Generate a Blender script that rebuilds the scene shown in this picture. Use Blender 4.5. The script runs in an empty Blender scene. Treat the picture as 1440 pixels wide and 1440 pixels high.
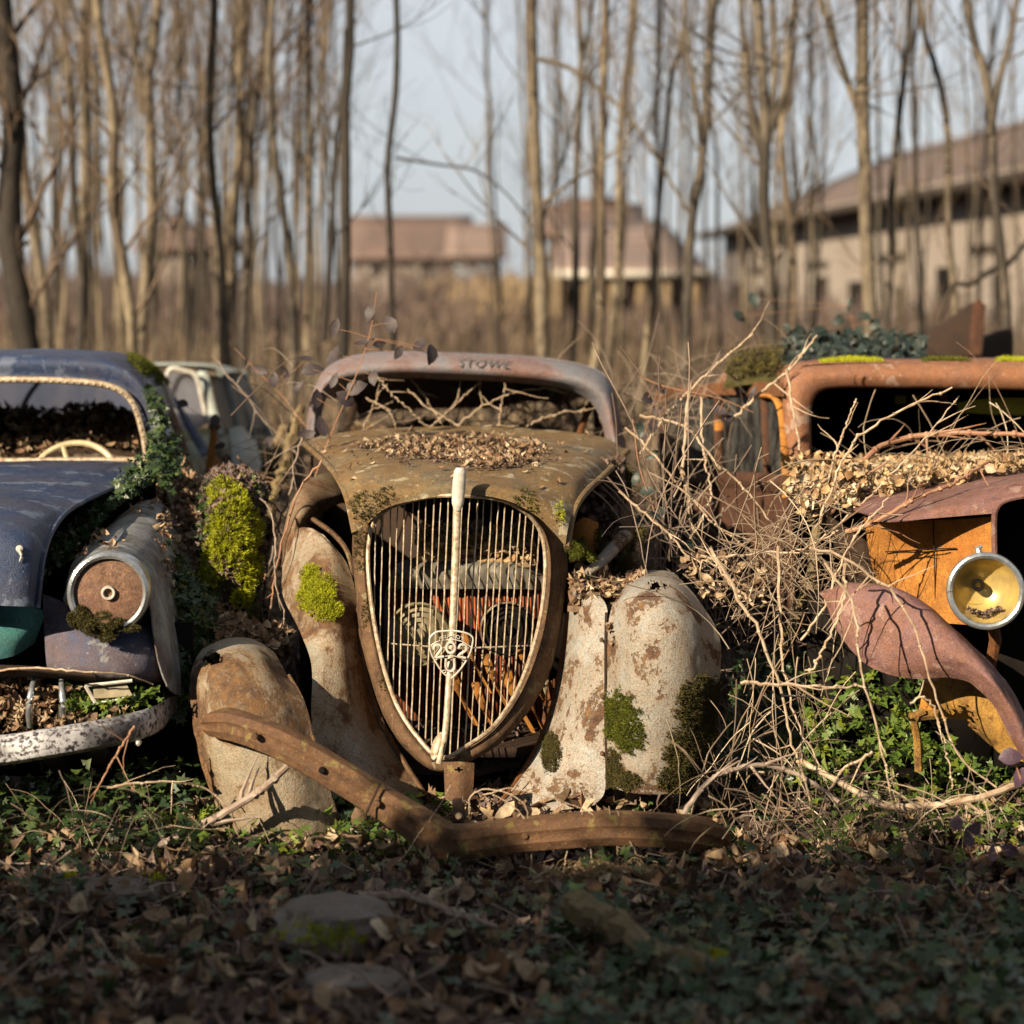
import bpy, math, random
import numpy as np
from mathutils import Vector
random.seed(7); RNG = np.random.default_rng(11)
C = bpy.context.scene.collection
sc = bpy.context.scene
R = math.radians
# ---------------------------------------------------------------- camera, sky, sun, exposure
FPX, HC, HY = 2940.0, 1.5, 450.0        # focal length in photo pixels, eye height, horizon row
cd = bpy.data.cameras.new('camera'); cam = bpy.data.objects.new('camera', cd); C.objects.link(cam)
cam.location = (0, 0, HC); cam.rotation_euler = (R(90), 0, 0)
cd.sensor_width = 36; cd.lens = 73.5; cd.shift_y = -270/1440; cd.clip_end = 2000
cd.dof.use_dof = True; cd.dof.focus_distance = 6.35; cd.dof.aperture_fstop = 1.8
sc.camera = cam
SUN_AZ, SUN_EL = 42.0, 26.0             # from behind-left of the camera
sv = Vector((-math.sin(R(SUN_AZ))*math.cos(R(SUN_EL)), -math.cos(R(SUN_AZ))*math.cos(R(SUN_EL)), math.sin(R(SUN_EL))))
w = bpy.data.worlds.new('World'); sc.world = w; w.use_nodes = True
nt = w.node_tree; nt.nodes.clear()
sky = nt.nodes.new('ShaderNodeTexSky'); sky.sky_type = 'NISHITA'; sky.sun_disc = False
sky.sun_elevation = R(SUN_EL); sky.sun_rotation = math.atan2(sv.x, sv.y)
sky.air_density = 1.0; sky.dust_density = 3.0; sky.ozone_density = 1.0; sky.altitude = 300
hs = nt.nodes.new('ShaderNodeHueSaturation'); hs.inputs['Saturation'].default_value = 0.55
bg = nt.nodes.new('ShaderNodeBackground'); bg.inputs['Strength'].default_value = 0.065
ow = nt.nodes.new('ShaderNodeOutputWorld')
tc = nt.nodes.new('ShaderNodeTexCoord'); mp = nt.nodes.new('ShaderNodeMapping'); mp.inputs['Scale'].default_value = (1.2, 1.2, 5)
cn = nt.nodes.new('ShaderNodeTexNoise'); cn.inputs['Scale'].default_value = 2.2; cn.inputs['Detail'].default_value = 5
cr = nt.nodes.new('ShaderNodeValToRGB'); cr.color_ramp.elements[0].position = .35; cr.color_ramp.elements[1].position = .75
cr.color_ramp.elements[0].color = (0.72, 0.76, 0.80, 1); cr.color_ramp.elements[1].color = (1.12, 1.1, 1.08, 1)
mm = nt.nodes.new('ShaderNodeMix'); mm.data_type = 'RGBA'; mm.blend_type = 'MULTIPLY'; mm.inputs[0].default_value = 1
L = nt.links.new
L(tc.outputs['Generated'], mp.inputs['Vector']); L(mp.outputs[0], cn.inputs['Vector']); L(cn.outputs['Fac'], cr.inputs['Fac'])
L(sky.outputs[0], hs.inputs['Color']); L(hs.outputs[0], mm.inputs[6]); L(cr.outputs[0], mm.inputs[7])
vl = nt.nodes.new('ShaderNodeMix'); vl.data_type = 'RGBA'; vl.inputs[0].default_value = 0.6; vl.inputs[7].default_value = (4.7, 4.9, 5.1, 1)   # thin high cloud veil
sx = nt.nodes.new('ShaderNodeSeparateXYZ'); sm = nt.nodes.new('ShaderNodeMapRange'); sm.interpolation_type = 'SMOOTHSTEP'      # the cloud veil is brighter on the side away from the sun
sm.inputs['From Min'].default_value = -.2; sm.inputs['From Max'].default_value = .95; sm.inputs['To Min'].default_value = .5; sm.inputs['To Max'].default_value = 1.22
vm = nt.nodes.new('ShaderNodeVectorMath'); vm.operation = 'SCALE'
L(tc.outputs['Generated'], sx.inputs[0]); L(sx.outputs[1], sm.inputs[0]); L(sm.outputs[0], vm.inputs['Scale']); L(mm.outputs[2], vl.inputs[6]); L(vl.outputs[2], vm.inputs[0]); L(vm.outputs[0], bg.inputs['Color']); L(bg.outputs[0], ow.inputs['Surface'])
sd = bpy.data.lights.new('sun', 'SUN'); sun = bpy.data.objects.new('sun', sd); C.objects.link(sun)
sd.energy = 5.0; sd.angle = R(0.5); sd.color = (1.0, 0.82, 0.58)
sun.rotation_euler = (-sv).to_track_quat('-Z', 'Y').to_euler()
sc.view_settings.view_transform = 'Standard'; sc.view_settings.look = 'None'
sc.view_settings.exposure = 1.0; sc.view_settings.gamma = 1
sc.render.engine = 'CYCLES'; sc.cycles.max_bounces = 4; sc.cycles.diffuse_bounces = 1; sc.cycles.glossy_bounces = 2
sc.cycles.transmission_bounces = 3; sc.cycles.transparent_max_bounces = 6; sc.cycles.use_denoising = True
sc.cycles.caustics_reflective = False; sc.cycles.caustics_refractive = False

# ---------------------------------------------------------------- helpers
def P(px, py, Y): return ((px-720)*Y/FPX, Y, HC-(py-HY)*Y/FPX)
def PA(lst, Y=None):
    return np.array([P(a[0], a[1], a[2] if len(a) > 2 else Y) for a in lst], float)
def proj(V):
    V = np.asarray(V); return 720+FPX*V[..., 0]/V[..., 1], HY+FPX*(HC-V[..., 2])/V[..., 1]
_T = np.random.default_rng(3).random((64, 64, 64))
def vnoise(x, y, z=0.0):
    x, y, z = np.broadcast_arrays(np.asarray(x, float), np.asarray(y, float), np.asarray(z, float))
    ix, iy, iz = np.floor(x).astype(int), np.floor(y).astype(int), np.floor(z).astype(int)
    fx, fy, fz = x-ix, y-iy, z-iz
    fx, fy, fz = fx*fx*(3-2*fx), fy*fy*(3-2*fy), fz*fz*(3-2*fz)
    def t(a, b, c): return _T[(ix+a) % 64, (iy+b) % 64, (iz+c) % 64]
    def l(a, b, f): return a+(b-a)*f
    return l(l(l(t(0,0,0), t(1,0,0), fx), l(t(0,1,0), t(1,1,0), fx), fy),
             l(l(t(0,0,1), t(1,0,1), fx), l(t(0,1,1), t(1,1,1), fx), fy), fz)
def fnoise(x, y, z=0.0, o=4):
    s, a, n = 0, 1, 0
    for k in range(o):
        s = s+a*vnoise(np.asarray(x)*2**k+17*k, np.asarray(y)*2**k+5*k, np.asarray(z)*2**k); n += a; a *= .5
    return s/n-.5
def gh(x, y):
    x = np.asarray(x, float); y = np.asarray(y, float)
    t = np.clip((y-9)/13, 0, 1); t = t*t*(3-2*t)
    f = np.clip((5.9-y)/2.0, 0, 1)
    b = np.clip((y-60)/200, 0, 1)
    g = np.clip((5.7-y)/.6, 0, 1)
    return t*0.95 -.045*(1-t) + fnoise(x*1.3, y*1.3)*0.10*(1+2*t) + g*fnoise(x*3.1+7, y*3.1)*0.16 + fnoise(x*5, y*5)*0.03 + b*3.0 + f*0.02
def wloc(o):
    v = Vector((0, 0, 0))
    while o is not None: v = v+o.location; o = o.parent
    return v
def tag(o, label=None, cat=None, group=None, kind=None):
    if label: o['label'] = label
    if cat: o['category'] = cat
    if group: o['group'] = group
    if kind: o['kind'] = kind
    return o
def thing(name, label, cat, loc, group=None):
    o = bpy.data.objects.new(name, None); C.objects.link(o); o.location = loc; o.empty_display_size = .2
    return tag(o, label, cat, group)
class MB:
    """collects pieces in world coordinates, then links them as ONE mesh object"""
    def __init__(s): s.V = []; s.F = []; s.n = 0
    def add(s, V, F):
        V = np.asarray(V, float).reshape(-1, 3); s.V.append(V)
        for A in (F if isinstance(F, list) else [F]):
            s.F.append(np.asarray(A, int)+s.n)
        s.n += len(V)
    def tube(s, pts, rad, sides=8, cap=True, flat=None):
        p = np.asarray(pts, float); n = len(p); rad = np.broadcast_to(np.asarray(rad, float), (n,))
        d = np.gradient(p, axis=0); d /= np.linalg.norm(d, axis=1)[:, None]+1e-12
        up = np.array([0, 0, 1.]) if abs(d[0, 2]) < .9 else np.array([0, 1., 0])
        a = np.cross(d, up); a /= np.linalg.norm(a, axis=1)[:, None]+1e-9
        b = np.cross(a, d)
        th = np.arange(sides)/sides*2*np.pi
        k = 1.0 if flat is None else flat
        V = p[:, None]+rad[:, None, None]*(np.cos(th)[None, :, None]*a[:, None]+k*np.sin(th)[None, :, None]*b[:, None])
        i = np.arange(n-1)[:, None]; j = np.arange(sides)[None]
        q = np.stack([i*sides+j, i*sides+(j+1) % sides, (i+1)*sides+(j+1) % sides, (i+1)*sides+j], -1).reshape(-1, 4)
        V = V.reshape(-1, 3); Fs = [q]
        if cap:
            V = np.vstack([V, p[:1], p[-1:]]); m = n*sides
            j = np.arange(sides)
            Fs.append(np.stack([(j+1) % sides, j, np.full(sides, m)], -1))
            Fs.append(np.stack([(n-1)*sides+j, (n-1)*sides+(j+1) % sides, np.full(sides, m+1)], -1))
        s.add(V, Fs)
    def box(s, c, sz, ax=None):
        c = np.array(c, float); h = np.array(sz, float)/2
        q = np.array([(x, y, z) for x in (-1, 1) for y in (-1, 1) for z in (-1, 1)], float)*h
        if ax is not None: q = q@np.array(ax, float)
        s.add(q+c, np.array([(0,1,3,2), (4,6,7,5), (0,4,5,1), (2,3,7,6), (0,2,6,4), (1,5,7,3)]))
    def grid(s, G, th=0.004, hole=None, wrap=False):
        """sheet of real thickness from a grid of points"""
        n, m = G.shape[:2]
        gu = np.gradient(G, axis=0); gv = np.gradient(G, axis=1)
        N = np.cross(gu, gv); N /= np.linalg.norm(N, axis=2)[..., None]+1e-12
        # make the sheet thicken away from the camera
        sgn = 1 if np.mean(N[..., 1]) > 0 or abs(np.mean(N[..., 1])) < 1e-6 else -1
        B = G+N*sgn*th
        keep = np.ones((n-1, m-1), bool)
        if hole is not None:
            cx, cy = proj((G[:-1, :-1]+G[1:, 1:])/2); keep = ~hole(cx, cy)
        i, j = np.nonzero(keep)
        a = np.stack([i*m+j, i*m+j+1, (i+1)*m+j+1, (i+1)*m+j], -1); K = n*m
        Fs = [a, a[:, ::-1]+K]
        kp = np.zeros((n+1, m+1), bool); kp[1:n, 1:m] = keep
        e = []
        for (di, dj, u, v) in ((-1, 0, (0, 0), (0, 1)), (1, 0, (1, 1), (1, 0)), (0, -1, (1, 0), (0, 0)), (0, 1, (0, 1), (1, 1))):
            nb = kp[1+di:n+di, 1+dj:m+dj]; ii, jj = np.nonzero(keep & ~nb)
            p = (ii+u[0])*m+jj+u[1]; q = (ii+v[0])*m+jj+v[1]
            e.append(np.stack([q, p, p+K, q+K], -1))
        Fs.append(np.vstack(e))
        s.add(np.vstack([G.reshape(-1, 3), B.reshape(-1, 3)]), Fs)
    def lathe(s, c, axis, prof, sides=40, cl=False):
        """prof: list of (radius, distance along axis)"""
        ax = Vector(axis).normalized(); t = ax.orthogonal().normalized(); b = ax.cross(t)
        th = np.arange(sides)/sides*2*np.pi; c = np.array(c, float); ax = np.array(ax); t = np.array(t); b = np.array(b)
        V = np.array([c+ax*h+r*(math.cos(q)*t+math.sin(q)*b) for r, h in prof for q in th])
        n = len(prof); i = np.arange(n-1)[:, None]; j = np.arange(sides)[None]
        q = np.stack([i*sides+j, i*sides+(j+1) % sides, (i+1)*sides+(j+1) % sides, (i+1)*sides+j], -1).reshape(-1, 4)
        s.add(V, q)
    def build(s, name, mat, parent=None, smooth=True, loc=None):
        V = np.vstack(s.V); o0 = wloc(parent) if parent is not None else Vector(loc or (0, 0, 0))
        V = V-np.array(o0)
        me = bpy.data.meshes.new(name); me.vertices.add(len(V)); me.vertices.foreach_set('co', V.astype(np.float32).ravel())
        sizes = np.concatenate([np.full(len(f), f.shape[1]) for f in s.F if len(f)])
        flat = np.concatenate([f.ravel() for f in s.F if len(f)])
        me.loops.add(len(flat)); me.loops.foreach_set('vertex_index', flat.astype(np.int32))
        me.polygons.add(len(sizes)); st = np.concatenate([[0], np.cumsum(sizes)[:-1]])
        me.polygons.foreach_set('loop_start', st.astype(np.int32)); me.polygons.foreach_set('loop_total', sizes.astype(np.int32))
        me.update(calc_edges=True); me.validate()
        if smooth:
            me.polygons.foreach_set('use_smooth', np.ones(len(me.polygons), bool))
            try: me.set_sharp_from_angle(angle=R(42))
            except Exception: pass
        if mat: me.materials.append(mat)
        o = bpy.data.objects.new(name, me); C.objects.link(o)
        if parent is not None: o.parent = parent
        else: o.location = o0
        return o
def cr_interp(p, n, closed=False):
    """Catmull-Rom through the points, resampled evenly to n"""
    p = np.asarray(p, float)
    if closed: q = np.vstack([p[-1:], p, p[:2]])
    else: q = np.vstack([2*p[0]-p[1], p, 2*p[-1]-p[-2]])
    out = []
    for k in range(1, len(q)-2):
        t = np.linspace(0, 1, 12, endpoint=False)[:, None]
        a, b, c, d = q[k-1], q[k], q[k+1], q[k+2]
        out.append(.5*((2*b)+(c-a)*t+(2*a-5*b+4*c-d)*t**2+(3*b-a-3*c+d)*t**3))
    out.append(q[-2][None]); o = np.vstack(out)
    d = np.concatenate([[0], np.cumsum(np.linalg.norm(np.diff(o, axis=0), axis=1))])
    s = np.linspace(0, d[-1], n)
    return np.stack([np.interp(s, d, o[:, k]) for k in range(p.shape[1])], -1)
def cr_param(p, n):
    p = np.asarray(p, float); q = np.concatenate([2*p[:1]-p[1:2], p, 2*p[-1:]-p[-2:-1]])
    t = np.linspace(0, len(p)-1, n); k = np.minimum(t.astype(int), len(p)-2); f = t-k
    f = f.reshape((-1,)+(1,)*(p.ndim-1)); a, b, c, d = q[k], q[k+1], q[k+2], q[k+3]
    return .5*((2*b)+(c-a)*f+(2*a-5*b+4*c-d)*f**2+(3*b-a-3*c+d)*f**3)
def loft(rows, nu=40, nv=48, dent=0.004, closed=False, even=True):
    rr = [(cr_interp(PA(r[1:], r[0]) if not isinstance(r[0], tuple) else PA(r), nv, closed)) for r in rows]
    G = cr_param(np.array(rr), nu)
    if dent:
        gu = np.gradient(G, axis=0); gv = np.gradient(G, axis=1); N = np.cross(gu, gv); N /= np.linalg.norm(N, axis=2)[..., None]+1e-12
        d = fnoise(G[..., 0]*6+3, G[..., 1]*6, G[..., 2]*6, 3)*2*dent+fnoise(G[..., 0]*30, G[..., 1]*30, G[..., 2]*30, 2)*dent*.4
        G = G+N*d[..., None]
    return G
def sheet(name, mat, parent, rows, nu=40, nv=48, dent=.004, th=.004, hole=None, closed=False, loc=None):
    G = loft(rows, nu, nv, dent, closed); m = MB(); m.grid(G, th, hole)
    o = m.build(name, mat, parent, loc=loc); return o, G
# ---- leaf shapes: (verts, faces); length 1 along +y, flat in xy, z is out of the leaf
def leaf_dead(curl=.3, fold=.2, wd=.36):
    st = [0, .22, .5, .78, 1.0]; wv = [0.03, .8, 1.0, .62, .02]; V = []
    for s_, w_ in zip(st, wv):
        z = curl*(s_-.5)**2*2
        V += [(-wd*w_, s_-.5, z+fold*w_*.5), (0, s_-.5, z), (wd*w_, s_-.5, z+fold*w_*.45)]
    F = []
    for k in range(4):
        a = 3*k; F += [(a, a+1, a+4, a+3), (a+1, a+2, a+5, a+4)]
    return np.array(V), np.array(F)
def leaf_lobed(n=5, curl=.2):
    V = [(0, -.05, 0)]; m = n*2+1
    for k in range(m):
        a = -math.pi*.5+R(25)+(2*math.pi-R(50))*k/(m-1); r = (.5 if k % 2 else .27); r *= 1 if k in (0, m-1) else 1+.15*math.sin(k*3)
        V.append((r*math.cos(a), r*math.sin(a), curl*r*r*(1+.6*math.sin(k*2.1))))
    F = np.array([(0, 1+k, 2+k) for k in range(m-1)])
    return np.array(V), F
def leaf_oval(wd=.28, bend=.15):
    return leaf_dead(bend, .12, wd)
def tuft():
    V = []; F = []
    for k in range(4):
        a = k*2.4+.3; dx, dy = math.cos(a), math.sin(a); b = len(V)
        V += [(-.12*dy, .12*dx, 0), (.12*dy, -.12*dx, 0), (.45*dx, .45*dy, .9-.15*(k % 2))]; F.append((b, b+1, b+2))
    return np.array(V), np.array(F)
DEAD = [leaf_dead(.5, .25, .33), leaf_dead(-.6, .3, .28), leaf_dead(.9, .5, .3), leaf_dead(.2, -.3, .38), leaf_lobed(5, .7), leaf_dead(1.3, .1, .25)]
IVY = [leaf_lobed(5, .15), leaf_lobed(3, .2), leaf_lobed(5, -.2)]
OVAL = [leaf_oval(), leaf_oval(.33, -.25), leaf_oval(.25, .3)]
TUFT = [tuft()]
def strew(mb, pts, nrm, size, temps, tilt=.5, spin=True, zs=1.0):
    pts = np.asarray(pts, float); n = len(pts)
    if n == 0: return
    size = np.broadcast_to(np.asarray(size, float), (n,))
    N = np.broadcast_to(np.asarray(nrm, float), (n, 3))+RNG.normal(0, 1, (n, 3))*np.asarray(tilt)
    N = N/(np.linalg.norm(N, axis=1)[:, None]+1e-9)
    h = RNG.normal(0, 1, (n, 3)); A = np.cross(N, h); A /= np.linalg.norm(A, axis=1)[:, None]+1e-9; B = np.cross(N, A)
    which = RNG.integers(0, len(temps), n)
    for k, (V, F) in enumerate(temps):
        I = np.nonzero(which == k)[0]
        if not len(I): continue
        sx = RNG.uniform(.8, 1.2, len(I))
        W = pts[I, None]+size[I, None, None]*(V[None, :, 0:1]*A[I, None]*sx[:, None, None]+V[None, :, 1:2]*B[I, None]+zs*V[None, :, 2:3]*N[I, None])
        FF = (F[None]+(np.arange(len(I))*len(V))[:, None, None]).reshape(-1, F.shape[1])
        mb.add(W.reshape(-1, 3), FF)
def on_grid(G, n, mask=None, up=False):
    """random points + normals on a sheet grid, kept where mask(px,py) holds"""
    gu = np.gradient(G, axis=0); gv = np.gradient(G, axis=1); NN = np.cross(gu, gv); ar = np.linalg.norm(NN, axis=2); NN = NN/(ar[..., None]+1e-12)
    NN = np.where((NN[..., 1:2]*-.7+NN[..., 2:3]*.7) < 0, -NN, NN)
    p = ar[:-1, :-1].ravel(); p = p/p.sum(); k = RNG.choice(len(p), n, p=p); i, j = np.divmod(k, G.shape[1]-1)
    u, v = RNG.random((2, n, 1))
    pt = G[i, j]*(1-u)*(1-v)+G[i+1, j]*u*(1-v)+G[i, j+1]*(1-u)*v+G[i+1, j+1]*u*v; nr = NN[i, j]
    if mask is not None:
        x, y = proj(pt); ok = mask(x, y); pt, nr = pt[ok], nr[ok]
    if up: nr = np.where(nr[:, 2:3] < 0, -nr, nr)
    return pt, nr
def blob(*el, rough=.5):
    """union of noisy ellipses (cx, cy, rx, ry) in the photo's own rows and columns"""
    def f(x, y):
        m = np.zeros(np.shape(x), bool); nz = fnoise(x/9., y/9., 2.2, 3)*rough*2.6+fnoise(x/2.6, y/2.6, 7.7, 2)*rough*1.8+RNG.normal(0, .30, np.shape(x))*(rough > .3)
        for cx, cy, rx, ry in el: m |= ((x-cx)/rx)**2+((y-cy)/ry)**2+nz < 1
        return m
    return f
# ---------------------------------------------------------------- materials
class NT:
    def __init__(s, name):
        s.m = bpy.data.materials.new(name); s.m.use_nodes = True; s.t = s.m.node_tree; s.t.nodes.clear()
        s.out = s.n('ShaderNodeOutputMaterial'); s.b = s.n('ShaderNodeBsdfPrincipled'); s.l(s.b.outputs[0], s.out.inputs[0])
        s.co = s.n('ShaderNodeTexCoord').outputs['Object']
    def n(s, k, **kw):
        x = s.t.nodes.new(k)
        for a, b in kw.items(): setattr(x, a, b)
        return x
    def l(s, a, b): s.t.links.new(a, b)
    def noise(s, scale, detail=6, rough=.6, vec=None, sc=None, loc=(0, 0, 0), dist=0):
        m = s.n('ShaderNodeMapping'); m.inputs['Location'].default_value = loc
        if sc: m.inputs['Scale'].default_value = sc
        s.l(vec or s.co, m.inputs['Vector'])
        x = s.n('ShaderNodeTexNoise'); x.inputs['Scale'].default_value = scale; x.inputs['Detail'].default_value = detail
        x.inputs['Roughness'].default_value = rough; x.inputs['Distortion'].default_value = dist; s.l(m.outputs[0], x.inputs['Vector']); return x.outputs['Fac']
    def ramp(s, fac, stops, interp='LINEAR'):
        r = s.n('ShaderNodeValToRGB'); e = r.color_ramp; e.interpolation = interp
        while len(e.elements) < len(stops): e.elements.new(.5)
        for k, (p, c) in enumerate(stops):
            e.elements[k].position = p; e.elements[k].color = (c, c, c, 1) if isinstance(c, (int, float)) else (*c, 1)
        s.l(fac, r.inputs['Fac']); return r.outputs['Color']
    def mix(s, f, a, b, mode='MIX'):
        x = s.n('ShaderNodeMix', data_type='RGBA', blend_type=mode)
        for i, v in ((0, f), (6, a), (7, b)):
            if hasattr(v, 'links') or hasattr(v, 'is_linked'): s.l(v, x.inputs[i])
            else: x.inputs[i].default_value = v if i == 0 else (*v, 1)
        return x.outputs[2]
    def math(s, op, a, b=0.0):
        x = s.n('ShaderNodeMath', operation=op)
        for i, v in ((0, a), (1, b)):
            if hasattr(v, 'is_linked'): s.l(v, x.inputs[i])
            else: x.inputs[i].default_value = v
        return x.outputs[0]
    def bump(s, h, dist=.002, strength=.6):
        b = s.n('ShaderNodeBump'); b.inputs['Distance'].default_value = dist; b.inputs['Strength'].default_value = strength
        s.l(h, b.inputs['Height']); s.l(b.outputs[0], s.b.inputs['Normal'])
    def fin(s, col, rough=.7, metal=0.0, spec=.4):
        for k, v in (('Base Color', col), ('Roughness', rough), ('Metallic', metal)):
            if hasattr(v, 'is_linked'): s.l(v, s.b.inputs[k])
            else: s.b.inputs[k].default_value = (*v, 1) if isinstance(v, tuple) else v
        s.b.inputs['Specular IOR Level'].default_value = spec; return s.m
def rusty(name, paint, paint2, rust=(.16, .065, .028), rust2=(.36, .15, .05), cover=.5, scale=5, rough=.45, lichen=None, seed=0., soft=.03, grime=.5, metal=0., speck=.3, mosscol=None, stain=.55):
    s = NT(name); o = (seed*3.1, seed*1.7, seed*2.3)
    n1 = s.noise(scale, 10, .68, loc=o, dist=.7); n2 = s.noise(scale*5, 9, .75, loc=o); n3 = s.noise(scale*.7, 5, .55, loc=(o[1], o[0], 4))
    st = s.noise(scale*3, 5, .6, sc=(1, 1, .12), loc=o); fine = s.noise(230, 3, .75); mid = s.noise(48, 6, .75, loc=o)
    m = s.math('ADD', s.math('MULTIPLY', n1, .72), s.math('MULTIPLY', mid, .28))
    thr = 1-cover*.5-.25
    mask = s.ramp(m, [(max(0, thr-soft), 0.), (min(1, thr+soft), 1.)])
    pc = s.mix(s.ramp(n3, [(.35, 0.), (.65, 1.)]), paint, paint2)
    pc = s.mix(s.ramp(mid, [(.36, .5), (.5, 0.)]), pc, tuple(x*.5 for x in paint2)); pc = s.mix(s.ramp(s.noise(scale*2.3, 8, .75, loc=(o[2], 3, o[0]), dist=.5), [(.46, .0), (.64, .35)]), pc, tuple(x*.55 for x in paint2))
    pc = s.mix(s.math('MULTIPLY', s.ramp(m, [(max(0, thr-.13), 0.), (thr, 1.)]), stain), pc, rust2)
    pc = s.mix(s.math('MULTIPLY', s.ramp(st, [(.45, 0.), (.7, 1.)]), grime), pc, rust2)
    sp = s.ramp(s.noise(85, 5, .85, loc=o), [(.56, 0.), (.63, 1.)])
    pc = s.mix(s.math('MULTIPLY', sp, speck+.25), pc, rust)
    rc = s.mix(s.ramp(n2, [(.42, 0.), (.72, 1.)]), rust, rust2)
    rc = s.mix(s.ramp(mid, [(.38, .9), (.55, 0.)]), rc, tuple(x*.4 for x in rust))
    col = s.mix(mask, pc, rc)
    if lichen:
        lm = s.ramp(s.noise(scale*2.6, 5, .6, loc=(9, 4, o[0])), [(.59, 0.), (.62, 1.)])
        col = s.mix(s.math('MULTIPLY', lm, .7), col, lichen)
        lm = s.ramp(s.noise(scale*11, 5, .6, loc=(3, 4, o[0])), [(.63, 0.), (.66, 1.)])
        col = s.mix(s.math('MULTIPLY', lm, .6), col, lichen)
    if mosscol:
        mk = s.ramp(s.noise(scale*1.1, 7, .7, loc=(2, o[1], 8)), [(.50, 0.), (.66, 1.)])
        col = s.mix(s.math('MULTIPLY', mk, .85), col, mosscol)
    col = s.mix(s.ramp(fine, [(.35, .5), (.6, 0.)]), col, (.03, .02, .015))
    ro = s.mix(mask, (rough,)*3, (.88,)*3); ro = s.mix(s.ramp(mid, [(.4, 0.), (.7, .6)]), ro, (.9,)*3)
    h = s.math('ADD', s.math('ADD', s.math('MULTIPLY', mask, -.35), s.math('MULTIPLY', mid, .5)), s.math('ADD', s.math('MULTIPLY', n2, .5), s.math('MULTIPLY', fine, .45)))
    s.bump(h, .008, .9)
    return s.fin(col, ro, metal)
def plain(name, c, c2=None, rough=.7, metal=0., scale=20, bump=.002, spec=.4, emit=None):
    s = NT(name); n = s.noise(scale, 7, .65); f = s.noise(scale*9, 3, .6)
    col = s.mix(s.ramp(n, [(.35, 0.), (.65, 1.)]), c, c2 or tuple(x*.6 for x in c))
    s.bump(s.math('ADD', n, s.math('MULTIPLY', f, .4)), bump, .5); return s.fin(col, rough, metal, spec)
def leafy(name, cols, rough=.65, trans=0.0, spec=.3, scale=60):
    s = NT(name); g = s.n('ShaderNodeNewGeometry'); st = [((k+.0)/max(1, len(cols)-1), c) for k, c in enumerate(cols)]
    c = s.ramp(g.outputs['Random Per Island'], st, 'LINEAR')
    n = s.noise(scale, 4, .6); c = s.mix(s.ramp(n, [(.3, .55), (.6, 0.)]), c, tuple(x*.45 for x in cols[0]))
    s.fin(c, rough, 0., spec); s.bump(n, .003, .4)
    if trans:
        t = s.n('ShaderNodeBsdfTranslucent'); s.l(c, t.inputs[0]); a = s.n('ShaderNodeMixShader'); a.inputs[0].default_value = trans
        s.l(s.b.outputs[0], a.inputs[1]); s.l(t.outputs[0], a.inputs[2]); s.l(a.outputs[0], s.out.inputs[0])
    return s.m
M = {}
M['hood_c'] = rusty('hood weathered olive', (.28, .21, .10), (.13, .11, .075), (.06, .038, .022), (.36, .20, .06), .42, 4, .5, lichen=(.46, .42, .30), seed=1, soft=.12, grime=.25)
M['cream'] = rusty('cream grey flaking paint', (.50, .48, .43), (.33, .30, .22), (.12, .062, .035), (.30, .165, .06), .47, 3.6, .36, seed=2.6, soft=.03, grime=.3, stain=.5, speck=.45)
M['cream_green'] = rusty('green grey flaking paint', (.33, .32, .25), (.22, .2, .12), (.11, .055, .03), (.3, .15, .06), .46, 5, .45, seed=5, soft=.05, grime=.3)
M['pod'] = rusty('pale blue cream flaking paint', (.47, .48, .46), (.34, .36, .34), (.12, .062, .04), (.32, .18, .07), .44, 4.4, .34, seed=3.3, soft=.010, grime=.2, stain=.5, speck=.45)
M['surround'] = rusty('brown grille shell', (.15, .10, .06), (.10, .065, .04), (.07, .035, .02), (.26, .14, .06), .55, 7, .55, lichen=(.25, .22, .12), seed=4, soft=.1)
M['header'] = rusty('purple grey roof paint', (.22, .25, .29), (.26, .25, .28), (.14, .07, .055), (.28, .12, .08), .32, 3.2, .35, seed=6, soft=.06, grime=.3)
M['bumper'] = rusty('brown rust bumper', (.16, .078, .042), (.10, .05, .03), (.06, .03, .018), (.27, .135, .055), .5, 9, .36, lichen=(.25, .20, .06), seed=7, soft=.2, grime=.3)
M['rust'] = rusty('raw rust', (.14, .055, .022), (.10, .04, .018), (.06, .025, .012), (.32, .12, .03), .5, 6, .8, seed=8, soft=.2)
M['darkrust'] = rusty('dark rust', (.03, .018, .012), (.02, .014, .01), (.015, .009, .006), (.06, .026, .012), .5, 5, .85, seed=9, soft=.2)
M['orange'] = rusty('orange rust', (.60, .24, .035), (.48, .16, .025), (.20, .06, .018), (.68, .32, .05), .4, 4, .75, seed=10, soft=.15, grime=.4)
M['gold'] = rusty('golden rust', (.62, .32, .04), (.40, .18, .03), (.12, .05, .02), (.5, .30, .06), .5, 11, .8, seed=11, soft=.1)
M['blue'] = rusty('dusty blue paint', (.008, .025, .095), (.04, .085, .20), (.03, .022, .035), (.10, .105, .15), .30, 3, .22, lichen=(.17, .22, .32), seed=12, soft=.12, grime=.2, speck=.5)
M['bluerust'] = rusty('blue violet worn paint', (.05, .085, .20), (.13, .13, .19), (.04, .022, .025), (.20, .13, .12), .36, 5, .4, lichen=(.28, .3, .3), seed=13, soft=.15)
M['teal'] = rusty('teal paint', (.03, .24, .23), (.03, .15, .17), (.05, .03, .02), (.03, .2, .19), .3, 6, .4, seed=14, soft=.1)
M['pale'] = rusty('pale ice green paint', (.62, .70, .68), (.42, .50, .48), (.13, .07, .04), (.3, .25, .16), .26, 6, .3, seed=22, soft=.05, grime=.3)
M['darkred'] = rusty('dark red brown rust', (.075, .03, .018), (.05, .022, .014), (.03, .014, .01), (.16, .06, .025), .5, 6, .7, seed=23, soft=.2)
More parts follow.
